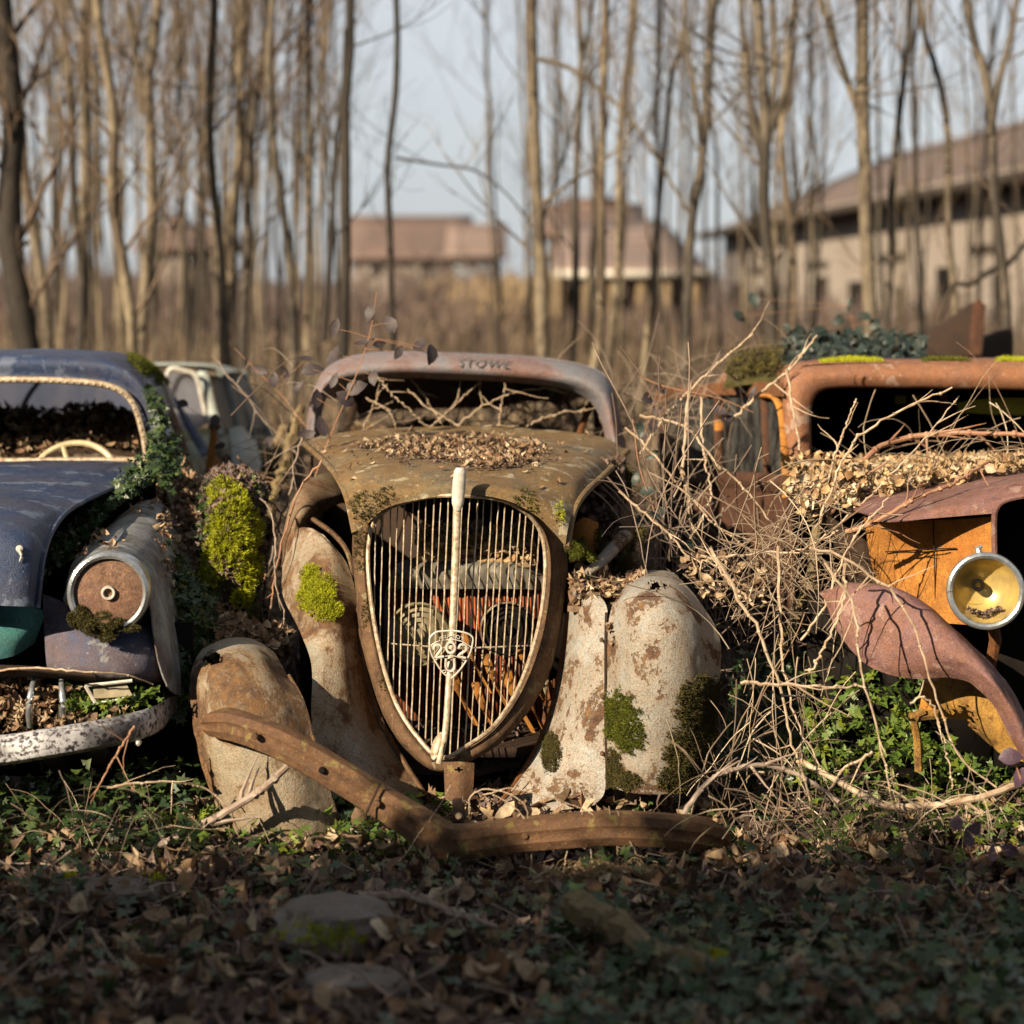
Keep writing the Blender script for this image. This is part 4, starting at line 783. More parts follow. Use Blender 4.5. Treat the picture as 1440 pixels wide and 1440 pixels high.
o, G_rw = sheet('windscreen_frame', M['rightroof'], car, [cl(INR, 7.74), cl([(a, b_-1) for a, b_ in INR], 7.68), cl(MID, 7.655), cl(OUR, 7.70), cl(OUR, 7.82)], 24, 200, .003); RC['frame'] = G_rw
o, G_rr = sheet('roof', M['rightroof'], car, [[7.78,(1106,560),(1110,530),(1125,516),(1160,512),(1300,510),(1450,510),(1600,514),(1640,550)],[8.4,(1080,560),(1086,530),(1102,514),(1150,507),(1300,506),(1450,506),(1560,510),(1590,550)],[9.6,(1000,570),(1010,535),(1035,514),(1100,507),(1250,505),(1380,506),(1480,512),(1500,560)]], 30, 60, .004); RC['roof'] = G_rr
so, _ = sheet('side_frame', M['rust'], car, [[(1102,538,7.72),(1040,537,8.3),(980,541,8.85),(930,548,9.35),(918,560,9.45)],[(1102,558,7.66),(1040,555,8.25),(985,557,8.8),(942,562,9.3),(934,572,9.4)]], 10, 40, .003)
m = MB(); m.tube(cr_interp(PA([(1068,556,7.95),(1090,560,7.8),(1100,585,7.72),(1104,640,7.68),(1106,700,7.66)]), 20), .016, 8, flat=.6); m.build('door_edge', M['orange'], so)
for a in ([(936,560,9.35),(932,610,9.35),(934,670,9.35)], [(1010,558,8.55),(1010,610,8.53),(1012,668,8.5)], [(1076,556,7.95),(1078,620,7.92),(1080,680,7.9)]):
    m = MB(); m.tube(cr_interp(PA(a), 10), .018, 8, flat=.5); m.build('pillar', M['darkred'], so)
m = MB(); G = loft([[(1098,556,7.76),(1040,555,8.33),(985,557,8.88),(940,562,9.4)],[(1100,668,7.74),(1040,666,8.3),(985,668,8.85),(938,672,9.36)]], 14, 20, 0); m.grid(G, .004); gs = m.build('side_glass', M['glass'], so)
sheet('belt_rail', M['darkred'], car, [[(1106,668,7.62),(1040,664,8.2),(985,666,8.75),(930,672,9.3)],[(1106,680,7.56),(1040,675,8.15),(985,677,8.7),(930,682,9.26)],[(1106,694,7.60),(1040,688,8.2),(985,689,8.74),(930,692,9.3)]], 12, 30, .002)
o, G_rs = sheet('door', M['darkred'], car, [[(1112,692,7.60),(1040,687,8.2),(985,688,8.74),(925,692,9.32)],[(1116,800,7.45),(1045,780,8.1),(990,770,8.6),(925,760,9.2)],[(1120,960,7.5),(1045,920,8.15),(990,900,8.7),(925,880,9.3)]], 30, 40, .006)
m = MB(); m.lathe(P(1012,598,8.42), (-.8, -.6, 0), [(0, .01), (.03, .01), (.032, 0)], 4); m.build('sticker', M['orange'], gs)  # orange plate in place of a sunlit patch seen through the window
m = MB(); G = loft([[7.95,(1345,566),(1400,560),(1470,560),(1540,566)],[7.92,(1348,578),(1400,582),(1470,583),(1540,578)]], 8, 20, .004); m.grid(G, .008); m.build('sun_visor', M['yellowvisor'], car)
for x in (1266, 1289):
    m = MB(); m.box(P(x, 562, 8.6), (.045, .02, .035)); m.build('rear_light_hole', M['yellowvisor'], car)  # yellow boxes painted as two spots of light seen through the cabin
m = MB(); m.tube(PA([(1325,548,8.3),(1330,660,8.4)]), .02, 8); m.build('pillar', M['rust'], car)
m = MB(); wbox(m, P(1112,0,8)[0]+.1, P(1640,0,8)[0], 8.9, 9.0, .2, 1.25); m.build('rear_seat', M['black'], car, False)  # black upright panel: the dark of the cabin put into its colour
m = MB(); wbox(m, P(1130,0,7.7)[0], P(1640,0,7.7)[0], 7.75, 7.79, .1, .92); m.build('fire_wall', M['darkrust'], car, False)
o, G_rh = sheet('hood', M['purple'], car, [
 [7.62,(1118,690),(1150,668),(1250,660),(1400,656),(1500,656),(1640,664)],
 [7.05,(1165,706),(1200,690),(1290,676),(1420,664),(1500,662),(1620,668)],
 [6.6,(1215,722),(1250,706),(1320,692),(1430,672),(1500,667),(1600,672)],
 [6.3,(1250,732),(1285,718),(1340,704),(1435,678),(1500,670),(1580,676)],
 [6.2,(1398,722),(1402,712),(1412,704),(1440,698),(1500,696),(1570,700)]], 50, 60, .006, hole=None); RC['hood'] = G_rh
m = MB(); m.tube(cr_interp(PA([(1399,880,6.24),(1399,800,6.23),(1398,735,6.21),(1402,713,6.19),(1415,703,6.18),(1445,697,6.17),(1500,695,6.17),(1560,700,6.18)]), 50), .009, 8); m.build('hood_edge', M['purple'], o)
o, G_ro = sheet('hood_side', M['orange'], car, [
 [(1215,728,6.68),(1250,734,6.5),(1300,732,6.42),(1350,730,6.32),(1400,726,6.24)],
 [(1222,775,6.68),(1255,775,6.55),(1300,772,6.46),(1350,770,6.34),(1400,768,6.25)],
 [(1232,820,6.7),(1260,825,6.55),(1300,825,6.46),(1350,825,6.34),(1400,825,6.25)],
 [(1236,850,6.72),(1262,868,6.55),(1300,874,6.46),(1350,878,6.34),(1400,882,6.25)]], 40, 50, .003); RC['side'] = G_ro
m = MB(); m.tube(PA([(1312,732,6.395),(1314,780,6.41),(1316,874,6.43)]), .0022, 5); m.tube(PA([(1245,776,6.56),(1314,772,6.41),(1345,771,6.34)]), .0022, 5); m.build('panel_seam', M['darkrust'], o)
m = MB(); wbox(m, P(1402,0,6.5)[0], P(1600,0,6.5)[0], 6.52, 6.56, .1, P(0,700,6.5)[2]); m.build('radiator', M['black'], car, False)  # coloured black to give the shade inside the nose opening
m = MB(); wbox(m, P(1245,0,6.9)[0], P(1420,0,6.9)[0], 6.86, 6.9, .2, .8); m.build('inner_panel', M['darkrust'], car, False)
c = np.array(P(1386, 831, 5.92)); axl = (-.16, -1, .06)
m = MB(); m.lathe(c, axl, [(.085, -.10), (.10, -.05), (.109, -.01), (.110, .006), (.107, .016), (.1, .020), (.093, .016), (.091, .004)], 60); hl = m.build('headlamp', M['chromeblue'], car)
m = MB(); m.lathe(c, axl, [(.092, .004), (.088, -.02), (.075, -.045), (.05, -.07), (.02, -.082), (0, -.084)], 48); bw = m.build('reflector', M['yellowbowl'], hl)
m = MB(); a_ = RNG.uniform(-.055, .055, 90); strew(m, np.array([c+np.array([q*.9, .01+RNG.random()*.03, -.078+abs(q)*.35+RNG.random()*.012]) for q in a_]), (0, -1, .5), .014, DEAD, .8); m.build('debris', M['leaf_dull'], bw)
m = MB(); m.lathe(c+np.array([-.01, .05, .01]), axl, [(.008, -.01), (.009, .01), (.016, .012), (.018, .004), (.018, -.02)], 20); m.build('bulb_holder', M['black'], bw)
m = MB(); m.tube(PA([(1379,783,5.95),(1375,771,5.95),(1381,768,5.95)]), [.008,.010,.005], 8); m.build('rim_clip', M['chromeblue'], hl)
m = MB(); m.lathe(c, axl, [(.085, -.10), (.07, -.15), (.03, -.2), (0, -.21)], 32); m.build('lamp_shell', M['rust'], hl)
m = MB(); m.tube(PA([(1392,850,6.08),(1400,900,6.15),(1390,950,6.2)]), .018, 8); m.build('lamp_stay', M['rust'], hl)
UP = [(1152,834,6.22),(1185,826,6.18),(1225,826,6.12),(1262,834,6.06),(1300,856,6.01),(1335,884,5.97),(1370,918,5.93),(1400,952,5.90),(1428,995,5.88),(1455,1060,5.88)]
MI = [(1156,838,6.20),(1183,850,6.12),(1222,862,6.06),(1262,878,6.01),(1300,896,5.96),(1335,914,5.92),(1370,936,5.89),(1400,964,5.86),(1426,1005,5.85),(1450,1065,5.86)]
ML = [(1162,845,6.19),(1182,876,6.11),(1215,908,6.06),(1250,928,6.02),(1295,936,5.98),(1335,938,5.94),(1368,950,5.91),(1396,978,5.88),(1420,1015,5.87),(1446,1070,5.87)]
LO = [(1163,852,6.19),(1178,888,6.12),(1210,930,6.08),(1248,949,6.04),(1292,956,6.01),(1335,954,5.97),(1365,961,5.94),(1392,988,5.91),(1416,1024,5.90),(1442,1076,5.90)]
BK = [(a+6, b_-3, Y+.10) for a, b_, Y in UP]
o, G_rf2 = sheet('wing', M['purple'], car, [BK, UP, MI, ML, LO], 50, 90, .012); RC['wing'] = G_rf2
sheet('valance', M['gold'], car, [[(1320,950,6.2),(1360,956,6.12),(1400,975,6.08),(1440,1010,6.05)],[(1322,990,6.2),(1360,1000,6.1),(1400,1015,6.05),(1446,1040,6.02)],[(1378,1030,6.18),(1395,1050,6.1),(1415,1066,6.05),(1446,1072,6.02)]], 24, 30, .012, hole=blob((1352,1020,20,26)))
sheet('valance', M['orange'], car, [[(1300,960,6.4),(1330,956,6.38),(1370,960,6.36)],[(1290,1010,6.4),(1330,1010,6.38),(1370,1012,6.36)]], 10, 14, .01)
m = MB(); wbox(m, P(1138,0,6.7)[0], P(1500,0,6.7)[0], 6.72, 6.76, .0, .62); m.build('inner_wing', M['black'], car, False)  # black sheet deepens the hollow: shade under the wing put into colour
m = MB(); m.tube(cr_interp(PA([(1292,1085,6.15),(1290,1040,6.15),(1286,1010,6.12),(1300,1000,6.12)]), 10), .012, 6); m.tube(PA([(1280,1008,6.12),(1322,1004,6.14)]), .014, 6); m.build('axle_end', M['gold'], car)

# dark wreck behind the right car
t = thing('wrecked_car', 'dark rusted wreck with its hood standing open behind the right car roof', 'car', (P(1340,0,10.8)[0], 10.8, float(gh(2.3, 10.8))), 'abandoned cars in the wood')
sheet('raised_hood', M['darkrust'], t, [[(1262,492,10.7),(1320,500,10.6),(1384,500,10.6)],[(1320,458,10.75),(1350,452,10.7),(1384,458,10.65)],[(1362,428,10.8),(1374,424,10.8),(1386,428,10.75)]], 14, 16, .01)
sheet('hinge_panel', M['darkred'], t, [[10.5,(1362,500),(1370,498),(1378,500)],[10.55,(1368,426),(1377,420),(1386,430)]], 10, 8, .01)
sheet('body', M['darkrust'], t, [[(1378,478,10.9),(1400,466,11.0),(1424,464,11.1)],[(1240,500,10.6),(1330,504,10.6),(1424,476,11.0)],[(1240,640,10.6),(1330,640,10.6),(1424,640,11.0)]], 14, 16, .01)
# ---------------------------------------------------------------- trees
def wander(p0, d, length, n=7, bend=.25, upw=.15, rad=None):
    pts = [np.array(p0, float)]; d = np.array(d, float); d /= np.linalg.norm(d)
    for k in range(n-1):
        d = d+RNG.normal(0, bend, 3)*.35+np.array([0, 0, upw*.2]); d /= np.linalg.norm(d); pts.append(pts[-1]+d*length/(n-1))
    return np.array(pts)
def limbs(m, p0, d, L_, r, depth, side=4):
    p = wander(p0, d, L_, 7, .22, .5); m.tube(p, np.linspace(r, max(.0016, r*.3), 7), side, False)
    if depth:
        for k in range(RNG.integers(3, 6)):
            i = RNG.integers(1, 6); dd = p[i]-p[i-1]; dd = dd/np.linalg.norm(dd)+RNG.normal(0, .55, 3)*np.array([1, .7, .6]); limbs(m, p[i], dd, L_*RNG.uniform(.35, .6), r*.45, depth-1, 3)
def tree(label, pts, wpx, Y, bk=0, nb=8, explicit=(), group='bare trees behind the cars', base=None):
    """pts: trunk line in photo rows/columns from the lowest seen point upwards; it is carried down to the soil and up beyond the frame"""
    V = PA(pts, Y); x0 = V[0, 0]+(V[0, 0]-V[1, 0])/(abs(V[1, 2]-V[0, 2])+.01)*.4
    g = float(gh(x0, Y)); top = V[-1]+(V[-1]-V[-2])/np.linalg.norm(V[-1]-V[-2])*RNG.uniform(2.5, 4.5); top[0] = V[-1, 0]+(top[0]-V[-1, 0])*.6
    V = np.vstack([[x0, Y, g-.1], V, top]); n = 46; p = cr_interp(V, n); rb = wpx*Y/FPX/2
    t = thing('bare_tree', label, 'tree', (x0, Y, g), group)
    p[1:, :2] += np.stack([fnoise(p[1:, 2]*1.1, x0*7, 0, 2), fnoise(p[1:, 2]*1.1, x0*3, 5, 2)], -1)*.12
    rr = rb*np.interp(p[:, 2]-g, [0, .25, 1, 4, 9], [1.35, 1.12, 1.0, .85, .4])*(1+.16*fnoise(p[:, 2]*6, x0, 0, 2))
    m = MB(); m.tube(p, rr, 9)
    for k in range(5):    # branch stubs and knots
        i = RNG.integers(4, n-6); a = RNG.uniform(0, 6.28); d = np.array([math.cos(a), math.sin(a), .5]); m.tube([p[i], p[i]+d*rr[i]*1.5], [rr[i]*.5, rr[i]*.2], 5)
    m.build('trunk', M['bark'][bk], t)
    m = MB()
    for k in range(int(nb*1.7)):
        i = int(RNG.uniform(.22, .95)*n); a = RNG.uniform(0, 6.28); d = np.array([math.cos(a)*.8, math.sin(a)*.5, RNG.uniform(.5, 1.3)]); limbs(m, p[i], d, RNG.uniform(.6, 1.8)*(1+.3*(p[i, 2] > 3)), rr[i]*RNG.uniform(.16, .36), 2)
    for e, ew in explicit:
        q = cr_interp(PA(e, Y), 16); m.tube(q, np.linspace(ew*Y/FPX/2, ew*Y/FPX/4, 16), 6)
        for k in range(4): i = RNG.integers(3, 15); limbs(m, q[i], RNG.normal(0, 1, 3)*np.array([1, .6, .5])+np.array([0, 0, .6]), RNG.uniform(.4, 1.0), ew*Y/FPX/7, 1)
    if m.V: m.build('crown', M['bark'][bk] if explicit else M['twig'], t)
    return t
TR = [
 ('thick almost black trunk at the upper left corner, leftmost of all', [(34,470),(18,300),(12,150),(5,-30)], 40, 12.5, 3, 8, ()),
 ('pale leaning trunk above the blue car roof, second from the left edge', [(62,490),(46,350),(28,200),(14,60),(8,-30)], 22, 13.5, 0, 5, ()),
 ('straight grey brown trunk over the middle of the blue car roof', [(108,490),(106,350),(98,200),(88,-30)], 18, 14.5, 1, 8, ()),
 ('tan trunk rising just left of the crooked leaning one above the blue roof', [(116,492),(118,300),(117,150),(118,-30)], 20, 16, 0, 8, ()),
 ('crooked pale trunk that leans left as it rises from the mossy roof corner', [(190,492),(172,400),(158,300),(154,220),(145,100),(134,-30)], 23, 12.5, 2, 9, ()),
 ('forking tan trunk right of the crooked one, splitting in two near the top', [(196,490),(204,350),(206,200),(203,120),(218,-30)], 22, 14, 0, 8, [([(204,160),(188,60),(176,-30)], 14)]),
 ('mid brown trunk above the pale green car', [(316,500),(308,350),(302,200),(300,100),(298,-30)], 20, 13.8, 0, 8, ()),
 ('pale lit trunk close right of the mid brown one above the pale green car', [(312,490),(322,340),(330,200),(336,100),(340,-30)], 19, 15.5, 2, 7, ()),
 ('dark trunk leaning right beyond the pale green car', [(340,490),(346,360),(352,260),(366,130),(378,-30)], 20, 14.2, 1, 8, ()),
 ('long trunk that leans left, left of the two slim pale ones', [(416,510),(404,400),(394,250),(386,120),(381,-30)], 17, 13, 1, 8, ()),
 ('slim pale trunk left of the dark double stem', [(436,500),(433,350),(430,250),(434,120),(440,-30)], 14, 15, 2, 6, ()),
 ('dark double stemmed trunk left of the lone thin pole', [(484,500),(487,350),(490,200),(489,100),(492,-30)], 19, 12.8, 3, 6, [([(456,480),(466,330),(472,210),(483,120),(486,40)], 11)]),
 ('lone thin dark pole tree against the open sky', [(550,480),(549,350),(550,230),(560,120),(553,-30)], 11, 13, 3, 5, [([(556,222),(620,232),(668,240),(715,275),(752,325)], 5)]),
 ('stout tan trunk right of the open sky, above the lettered roof', [(756,500),(753,380),(748,260),(742,120),(736,-30)], 24, 12.6, 0, 6, [([(740,80),(800,95),(860,140),(900,185),(940,250),(968,300)], 8)]),
 ('slender brown trunk next right of the stout tan one', [(804,500),(806,350),(808,200),(815,80),(812,-30)], 12, 14.5, 1, 7, [([(812,110),(828,40),(838,-30)], 7)]),
 ('pale straight trunk in the middle of the three above the right roof corner', [(838,500),(840,350),(845,200),(848,80),(849,-30)], 15, 13.2, 2, 6, ()),
 ('brown trunk leaning right, last of the three above the right roof corner', [(858,500),(864,350),(870,200),(880,80),(884,-30)], 14, 14, 0, 7, ()),
 ('thin yellow brown sapling with a kink above the bramble heap', [(908,500),(922,400),(926,240),(934,120),(958,40),(966,-30)], 9, 13.6, 2, 6, ()),
 ('dark topped trunk with a side fork left of the barn gable', [(972,500),(974,330),(986,230),(994,120),(1004,-30)], 18, 12.8, 1, 7, [([(986,200),(976,120),(964,60),(968,-30)], 9)]),
 ('broad multi stemmed tree in front of the near end of the barn', [(1092,500),(1086,350),(1078,220),(1070,130),(1064,-30)], 22, 12.2, 1, 8, [([(1078,240),(1056,150),(1046,60),(1040,-30)], 14), ([(1080,200),(1090,100),(1086,-30)], 12), ([(1086,180),(1106,110),(1118,-30)], 11)]),
 ('slim tan stem just right of the multi stemmed tree', [(1112,500),(1110,350),(1106,200),(1110,60),(1122,-30)], 11, 14, 2, 6, ()),
 ('thick pale brown trunk standing across the middle of the barn', [(1228,490),(1224,350),(1220,180),(1217,80),(1215,-30)], 26, 12.4, 0, 6, [([(1216,180),(1190,110),(1166,40),(1150,-30)], 12), ([(1222,240),(1204,150),(1176,60),(1160,-30)], 9)]),
 ('bending stem leaning right behind the thick one', [(1240,490),(1250,330),(1262,180),(1274,80),(1290,-30)], 13, 13.4, 1, 6, ()),
 ('slim leaning stem crossing the barn roof', [(1350,480),(1335,330),(1322,160),(1306,60),(1296,-30)], 13, 13, 0, 7, ()),
 ('forked tree at the right edge in front of the barn roof', [(1420,480),(1408,360),(1392,240),(1388,180),(1372,60),(1362,-30)], 17, 12, 1, 7, [([(1392,190),(1406,110),(1424,40),(1432,-30)], 12)]),
 ('straight thin stem between the barn posts and the right edge', [(1296,490),(1286,330),(1284,180),(1290,60),(1300,-30)], 9, 15, 3, 6, ()),
 ('leaning half fallen trunk at the right edge above the barn foot', [(1330,432),(1370,400),(1405,375),(1445,345)], 10, 12.5, 3, 3, ()),
]
for lb, pts, wpx, Y, bk, nb, ex in TR: tree(lb, pts, wpx*((.7 if pts[0][0] < 480 else .8) if wpx > 12 and wpx < 30 else .9), Y, bk, nb+(2 if pts[0][0] < 500 else 1), ex)
# thin saplings further back: nothing tells one from the next
ZN = [(0, 'above the left blue roof half'), (110, 'above the right blue roof half'), (235, 'above the pale green car'), (355, 'left of the lone thin pole'),
      (600, 'above the lettered roof'), (790, 'above the bramble gap'), (950, 'at the far barn end'), (1110, 'at the middle of the barn'), (1280, 'at the right end of the barn')]
XS = sorted([RNG.uniform(-10, 480) if k % 5 < 3 else RNG.uniform(690, 1440) for k in range(115)]); ORD = 'first second third fourth fifth sixth seventh eighth ninth tenth eleventh twelfth thirteenth fourteenth fifteenth sixteenth seventeenth eighteenth nineteenth twentieth twenty-first twenty-second twenty-third twenty-fourth twenty-fifth twenty-sixth twenty-seventh twenty-eighth twenty-ninth thirtieth thirty-first thirty-second thirty-third thirty-fourth thirty-fifth'.split(); cnt = {}
for k, x in enumerate(XS):
    z_ = [z for a, z in ZN if a <= max(x, 0)][-1]; cnt[z_] = cnt.get(z_, 0)+1; lean = RNG.normal(0, 14); Y = RNG.uniform(16, 26)
    tree(ORD[cnt[z_]-1]+' thin back sapling from the left '+z_, [(x, 480), (x+lean*.5, 300), (x+lean, 130), (x+lean*1.2+RNG.normal(0, 6), -30)], RNG.uniform(3.2, 7.5), Y, int(RNG.integers(0, 4)), 5, (), 'thin saplings at the back')

m = MB()      # the wood goes on to both sides and behind
for k in range(260):
    y = RNG.uniform(17, 60); x = y*.245*(1 if k % 2 else -1)*RNG.uniform(1.08, 3.0); z = float(gh(x, y)); h = RNG.uniform(5, 9); p = wander((x, y, z-.1), (RNG.normal(0, .05), 0, 1), h, 8, .1, .3); r = RNG.uniform(.04, .1); m.tube(p, np.linspace(r, r*.3, 8), 6, False)
    for q in range(7): i = RNG.integers(2, 7); a = RNG.uniform(0, 6.28); limbs(m, p[i], np.array([math.cos(a), math.sin(a), .9]), RNG.uniform(.8, 2), r*.3, 0)
tag(m.build('woodland', M['bark'][1]), 'rest of the bare wood running on to both sides', 'woodland', kind='stuff')
# ---------------------------------------------------------------- undergrowth masses
def straws(m, n, xr, yr, hr, rr, lean=.15, zoff=0):
    for k in range(n):
        y = RNG.uniform(*yr); x = RNG.uniform(xr[0], xr[1])*y/10; z = float(gh(x, y))+zoff; h = RNG.uniform(*hr); a = RNG.normal(0, lean, 2)
        p = np.array([(x, y, z), (x+a[0]*h*.4, y+a[1]*h*.4, z+h*.55), (x+a[0]*h*1.1+RNG.normal(0, .03), y+a[1]*h, z+h)])
        m.tube(p, [rr, rr*.8, rr*.3], 3, False)
m = MB(); straws(m, 2600, (-2.9, 2.9), (10.6, 16), (.35, 1.05), .005, .2); tag(m.build('dry_undergrowth', M['brush'], None, False), 'tangle of dry upright stalks at the feet of the trees', 'undergrowth', kind='stuff')
m = MB(); straws(m, 3000, (-2.9, 2.9), (16, 27), (.2, .7), .006, .22); tag(m.build('dry_undergrowth', M['brush'], None, False), 'deeper band of dry stalks further into the wood', 'undergrowth', kind='stuff')
m = MB()
for k in range(3000):
    y = RNG.uniform(30, 68); x = RNG.uniform(-2.8, 2.9)*y/10; z = float(gh(x, y)); h = RNG.uniform(.5, 1.7)*(1+.3*math.sin(x*.3))*(.45 if x > y*.09 else (.4 if x > -y*.02 and y < 44 else 1))
    a = RNG.normal(0, .3, 2); p = np.array([(x, y, z), (x+a[0]*h*.5, y, z+h*.5), (x+a[0]*h, y, z+h)]); m.tube(p, [.04, .03, .008], 3, False)
    for q in range(3): d = RNG.normal(0, .4, 2); s0 = p[1]+(p[2]-p[1])*RNG.random(); m.tube([s0, s0+np.array([d[0]*h*.6, 0, abs(d[1])*h*.7+.1])], [.016, .006], 3, False)
tag(m.build('distant_thicket', M['farbrush'], None, False), 'brown bare thicket in front of the distant houses', 'thicket', kind='stuff')
m = MB()    # low bramble arches over the undergrowth
for k in range(420):
    y = RNG.uniform(9.6, 14); x = RNG.uniform(-2.7, 2.7)*y/10; z = float(gh(x, y)); L_ = RNG.uniform(.5, 1.6); a = RNG.uniform(0, 6.28); h = RNG.uniform(.25, .8)
    t_ = np.linspace(0, 1, 9)[:, None]; p = np.array([x, y, z])+np.array([math.cos(a), math.sin(a)*.5, 0])*L_*t_+np.array([0, 0, 1])*h*4*t_*(1-t_)+RNG.normal(0, .02, (9, 3)); m.tube(p, .004, 4, False)
tag(m.build('bramble_thicket', M['canes_dim'], None, False), 'low arching bramble canes in front of the tree feet', 'brambles', kind='stuff')
# ---------------------------------------------------------------- moss, leaves and ivy on the cars
def moss(label, G, msk, n, size, mat, lump=.012):
    pt, nr = on_grid(G, n, msk); 
    if len(pt) < 5: print('MOSS EMPTY', label); return
    h = np.clip(fnoise(pt[:, 0]*30, pt[:, 1]*30, pt[:, 2]*30, 3)+.35, 0, 1)[:, None]*lump
    q = RNG.random(len(pt)) < .55; pt, nr, h = pt[q], nr[q], h[q]
    m = MB(); strew(m, pt+nr*h*RNG.random((len(pt), 1)), nr*.8+np.array([0, -.15, .35]), RNG.uniform(.5, 1.4, len(pt))*size*1.35, TUFT, .5)
    c = pt.mean(0); tag(m.build('moss_patch', M[mat], None, False, loc=tuple(c)), label, 'moss', 'moss patches growing on the cars', 'stuff' if False else None)
moss('bright yellow moss cushion on the cream left wing of the middle car', GCH['wl'], blob((448,838,22,26),(440,812,12,14),(462,860,16,14)), 60000, .008, 'moss_y', .03)
moss('dark green moss on the hood left of the grille arch', GCH['hood'], blob((512,716,22,20),(540,700,18,10)), 60000, .008, 'moss_d', .012)
moss('green moss tuft on the hood right of the grille arch', GCH['hood'], blob((738,712,19,20)), 60000, .008, 'moss_g', .018)
moss('small bright moss tuft at the right edge of the hood front', GCH['hood'], blob((786,722,7,15)), 60000, .008, 'moss_y', .012)
moss('olive moss mat hanging in the middle of the pale right wing pod', GCH['pr'], blob((872,1010,26,32),(888,1035,20,22)), 70000, .009, 'moss_g', .02)
moss('large dark moss mat down the right side of the pale wing pod', GCH['pr'], blob((985,1000,30,44),(965,1065,28,40),(950,1095,24,16)), 90000, .009, 'moss_d', .02)
moss('dark moss at the seam foot of the right wing pod', GCH['pr'], blob((862,1085,14,26),(885,1098,16,12)), 90000, .008, 'moss_d', .014)
moss('dark lichen clump low on the right wing panel', GCH['wr'], blob((776,1060,12,26)), 60000, .007, 'moss_d', .01)
moss('thin moss line along the left side of the grille shell', GCH['sur'], blob((508,770,8,34),(515,860,5,20),(540,960,5,14)), 50000, .006, 'moss_d', .008)
moss('bright green moss cap on the right corner of the blue roof', LC['roof'], blob((212,515,22,14),(196,505,16,9),(226,528,10,14)), 70000, .010, 'moss_g', .025)
moss('moss and dirt under the rusted headlamp', LC['wing'], blob((115,860,16,18),(150,880,30,12)), 60000, .008, 'moss_d', .015)
moss('green moss on the body side of the pale car', G2b, blob((345,640,18,22),(332,620,10,12)), 50000, .013, 'moss_g', .02)
for lab, cx, rx in (('long green moss strip on the right car roof edge nearest the corner', 1200, 46), ('middle moss strip on the right car roof edge', 1330, 36), ('moss strip on the right car roof edge by the picture edge', 1425, 30)):
    moss(lab, RC['roof'], blob((cx, 511, rx, 4.5), rough=.25), 120000, .010, 'moss_y' if cx != 1330 else 'moss_g', .02)
# round moss masses hanging by the blue car's flank
def cushion(label, c, r, mat, n=2600, size=.014, cat='moss'):
    m = MB(); c0 = np.array(c); th = [0, .5, .85, 1, .85, .5, 0]
    for b in range(16):
        k = RNG.uniform(.2, .45); c = c0+RNG.normal(0, 1, 3)*np.array(r)*(.62, .4, .75); rr = np.array(r)*k*RNG.uniform(.7, 1.3, 3); v = RNG.normal(0, 1, (n//13, 3)); v /= np.linalg.norm(v, axis=1)[:, None]
        q = v*rr*(1+.9*fnoise(v[:, 0]*3+c[0]*9, v[:, 1]*3, v[:, 2]*3+b, 3)[:, None])
        m.lathe(c, (0, 0, 1), [(rr[0]*.7*a, rr[2]*.75*h) for a, h in zip(th, (-1, -.8, -.45, 0, .45, .8, 1))], 12); strew(m, c+q, v, RNG.uniform(.5, 1.2, len(v))*size, TUFT, .5)
    o = m.build('moss_cushion', M[mat], None, False, loc=tuple(c0)); tag(o, label, cat, 'moss patches growing on the cars')
cushion('moss and dirt clump on the lower rim of the rusted headlamp', P(150, 884, 5.95), (.045, .02, .02), 'moss_d', 3000, .009)
cushion('moss clump on the lower left of the rusted headlamp ring', P(112, 866, 5.97), (.02, .02, .035), 'moss_d', 2200, .009)
cushion('moss covered knuckle on the lamp arm under the right hood edge', P(818, 775, 6.6), (.03, .03, .03), 'moss_g', 1500, .009)
cushion('moss lump below the lamp arm beside the right wing', P(872, 785, 6.8), (.05, .05, .07), 'moss_d', 2600, .011)
cushion('mossy growth on the wing side under the windscreen pillar', P(868, 690, 7.3), (.05, .05, .07), 'moss_d', 2600, .011)

def litter(label, G, msk, n, size, mat, temps=DEAD, tilt=.7, lift=.02, name='leaf_litter', cat='leaves', up=True):
    pt, nr = on_grid(G, n, msk, up)
    m = MB(); strew(m, pt+np.array([0, 0, 1])*RNG.random((len(pt), 1))*lift+nr*.004, nr*.5+np.array([0, -.1, .7]), RNG.uniform(.6, 1.25, len(pt))*size, temps, tilt)
    tag(m.build(name, M[mat], None, True), label, cat, kind='stuff'); return pt
HG = cr_param(np.array([cr_interp(PA(r), 40) for r in ([(300,672,7.7),(325,664,7.7),(358,676,7.7)], [(288,690,7.15),(320,678,7.08),(372,694,7.2)], [(280,740,7.0),(325,735,6.9),(370,740,7.05)], [(285,800,6.95),(325,800,6.85),(368,800,7.0)], [(290,870,6.9),(328,870,6.85),(362,870,6.95)], [(262,950,6.85),(325,955,6.8),(385,950,6.85)], [(240,1040,6.7),(325,1050,6.65),(410,1040,6.7)])]), 50)
HG = HG+fnoise(HG[..., 0]*12, HG[..., 1]*12, HG[..., 2]*12, 3)[..., None]*np.array([0, -.12, 0])
moss('bright yellow green moss hanging down the mound right of the blue car flank', HG, blob((330,728,17,34),(345,800,13,26),(322,770,12,22),(338,838,8,14),(318,700,14,18),(350,745,12,24), rough=.8), 90000, .012, 'moss_y', .06)
moss('deep green moss on the mound just left of the bright hanging moss', HG, blob((303,790,15,30),(308,750,10,18), rough=.8), 50000, .012, 'moss_y', .05)
m = MB(); m.grid(HG, .03); tag(m.build('leaf_mound', M['soil'], None, True), 'dark earthy mound between the blue and the middle car', 'mound', kind='stuff')
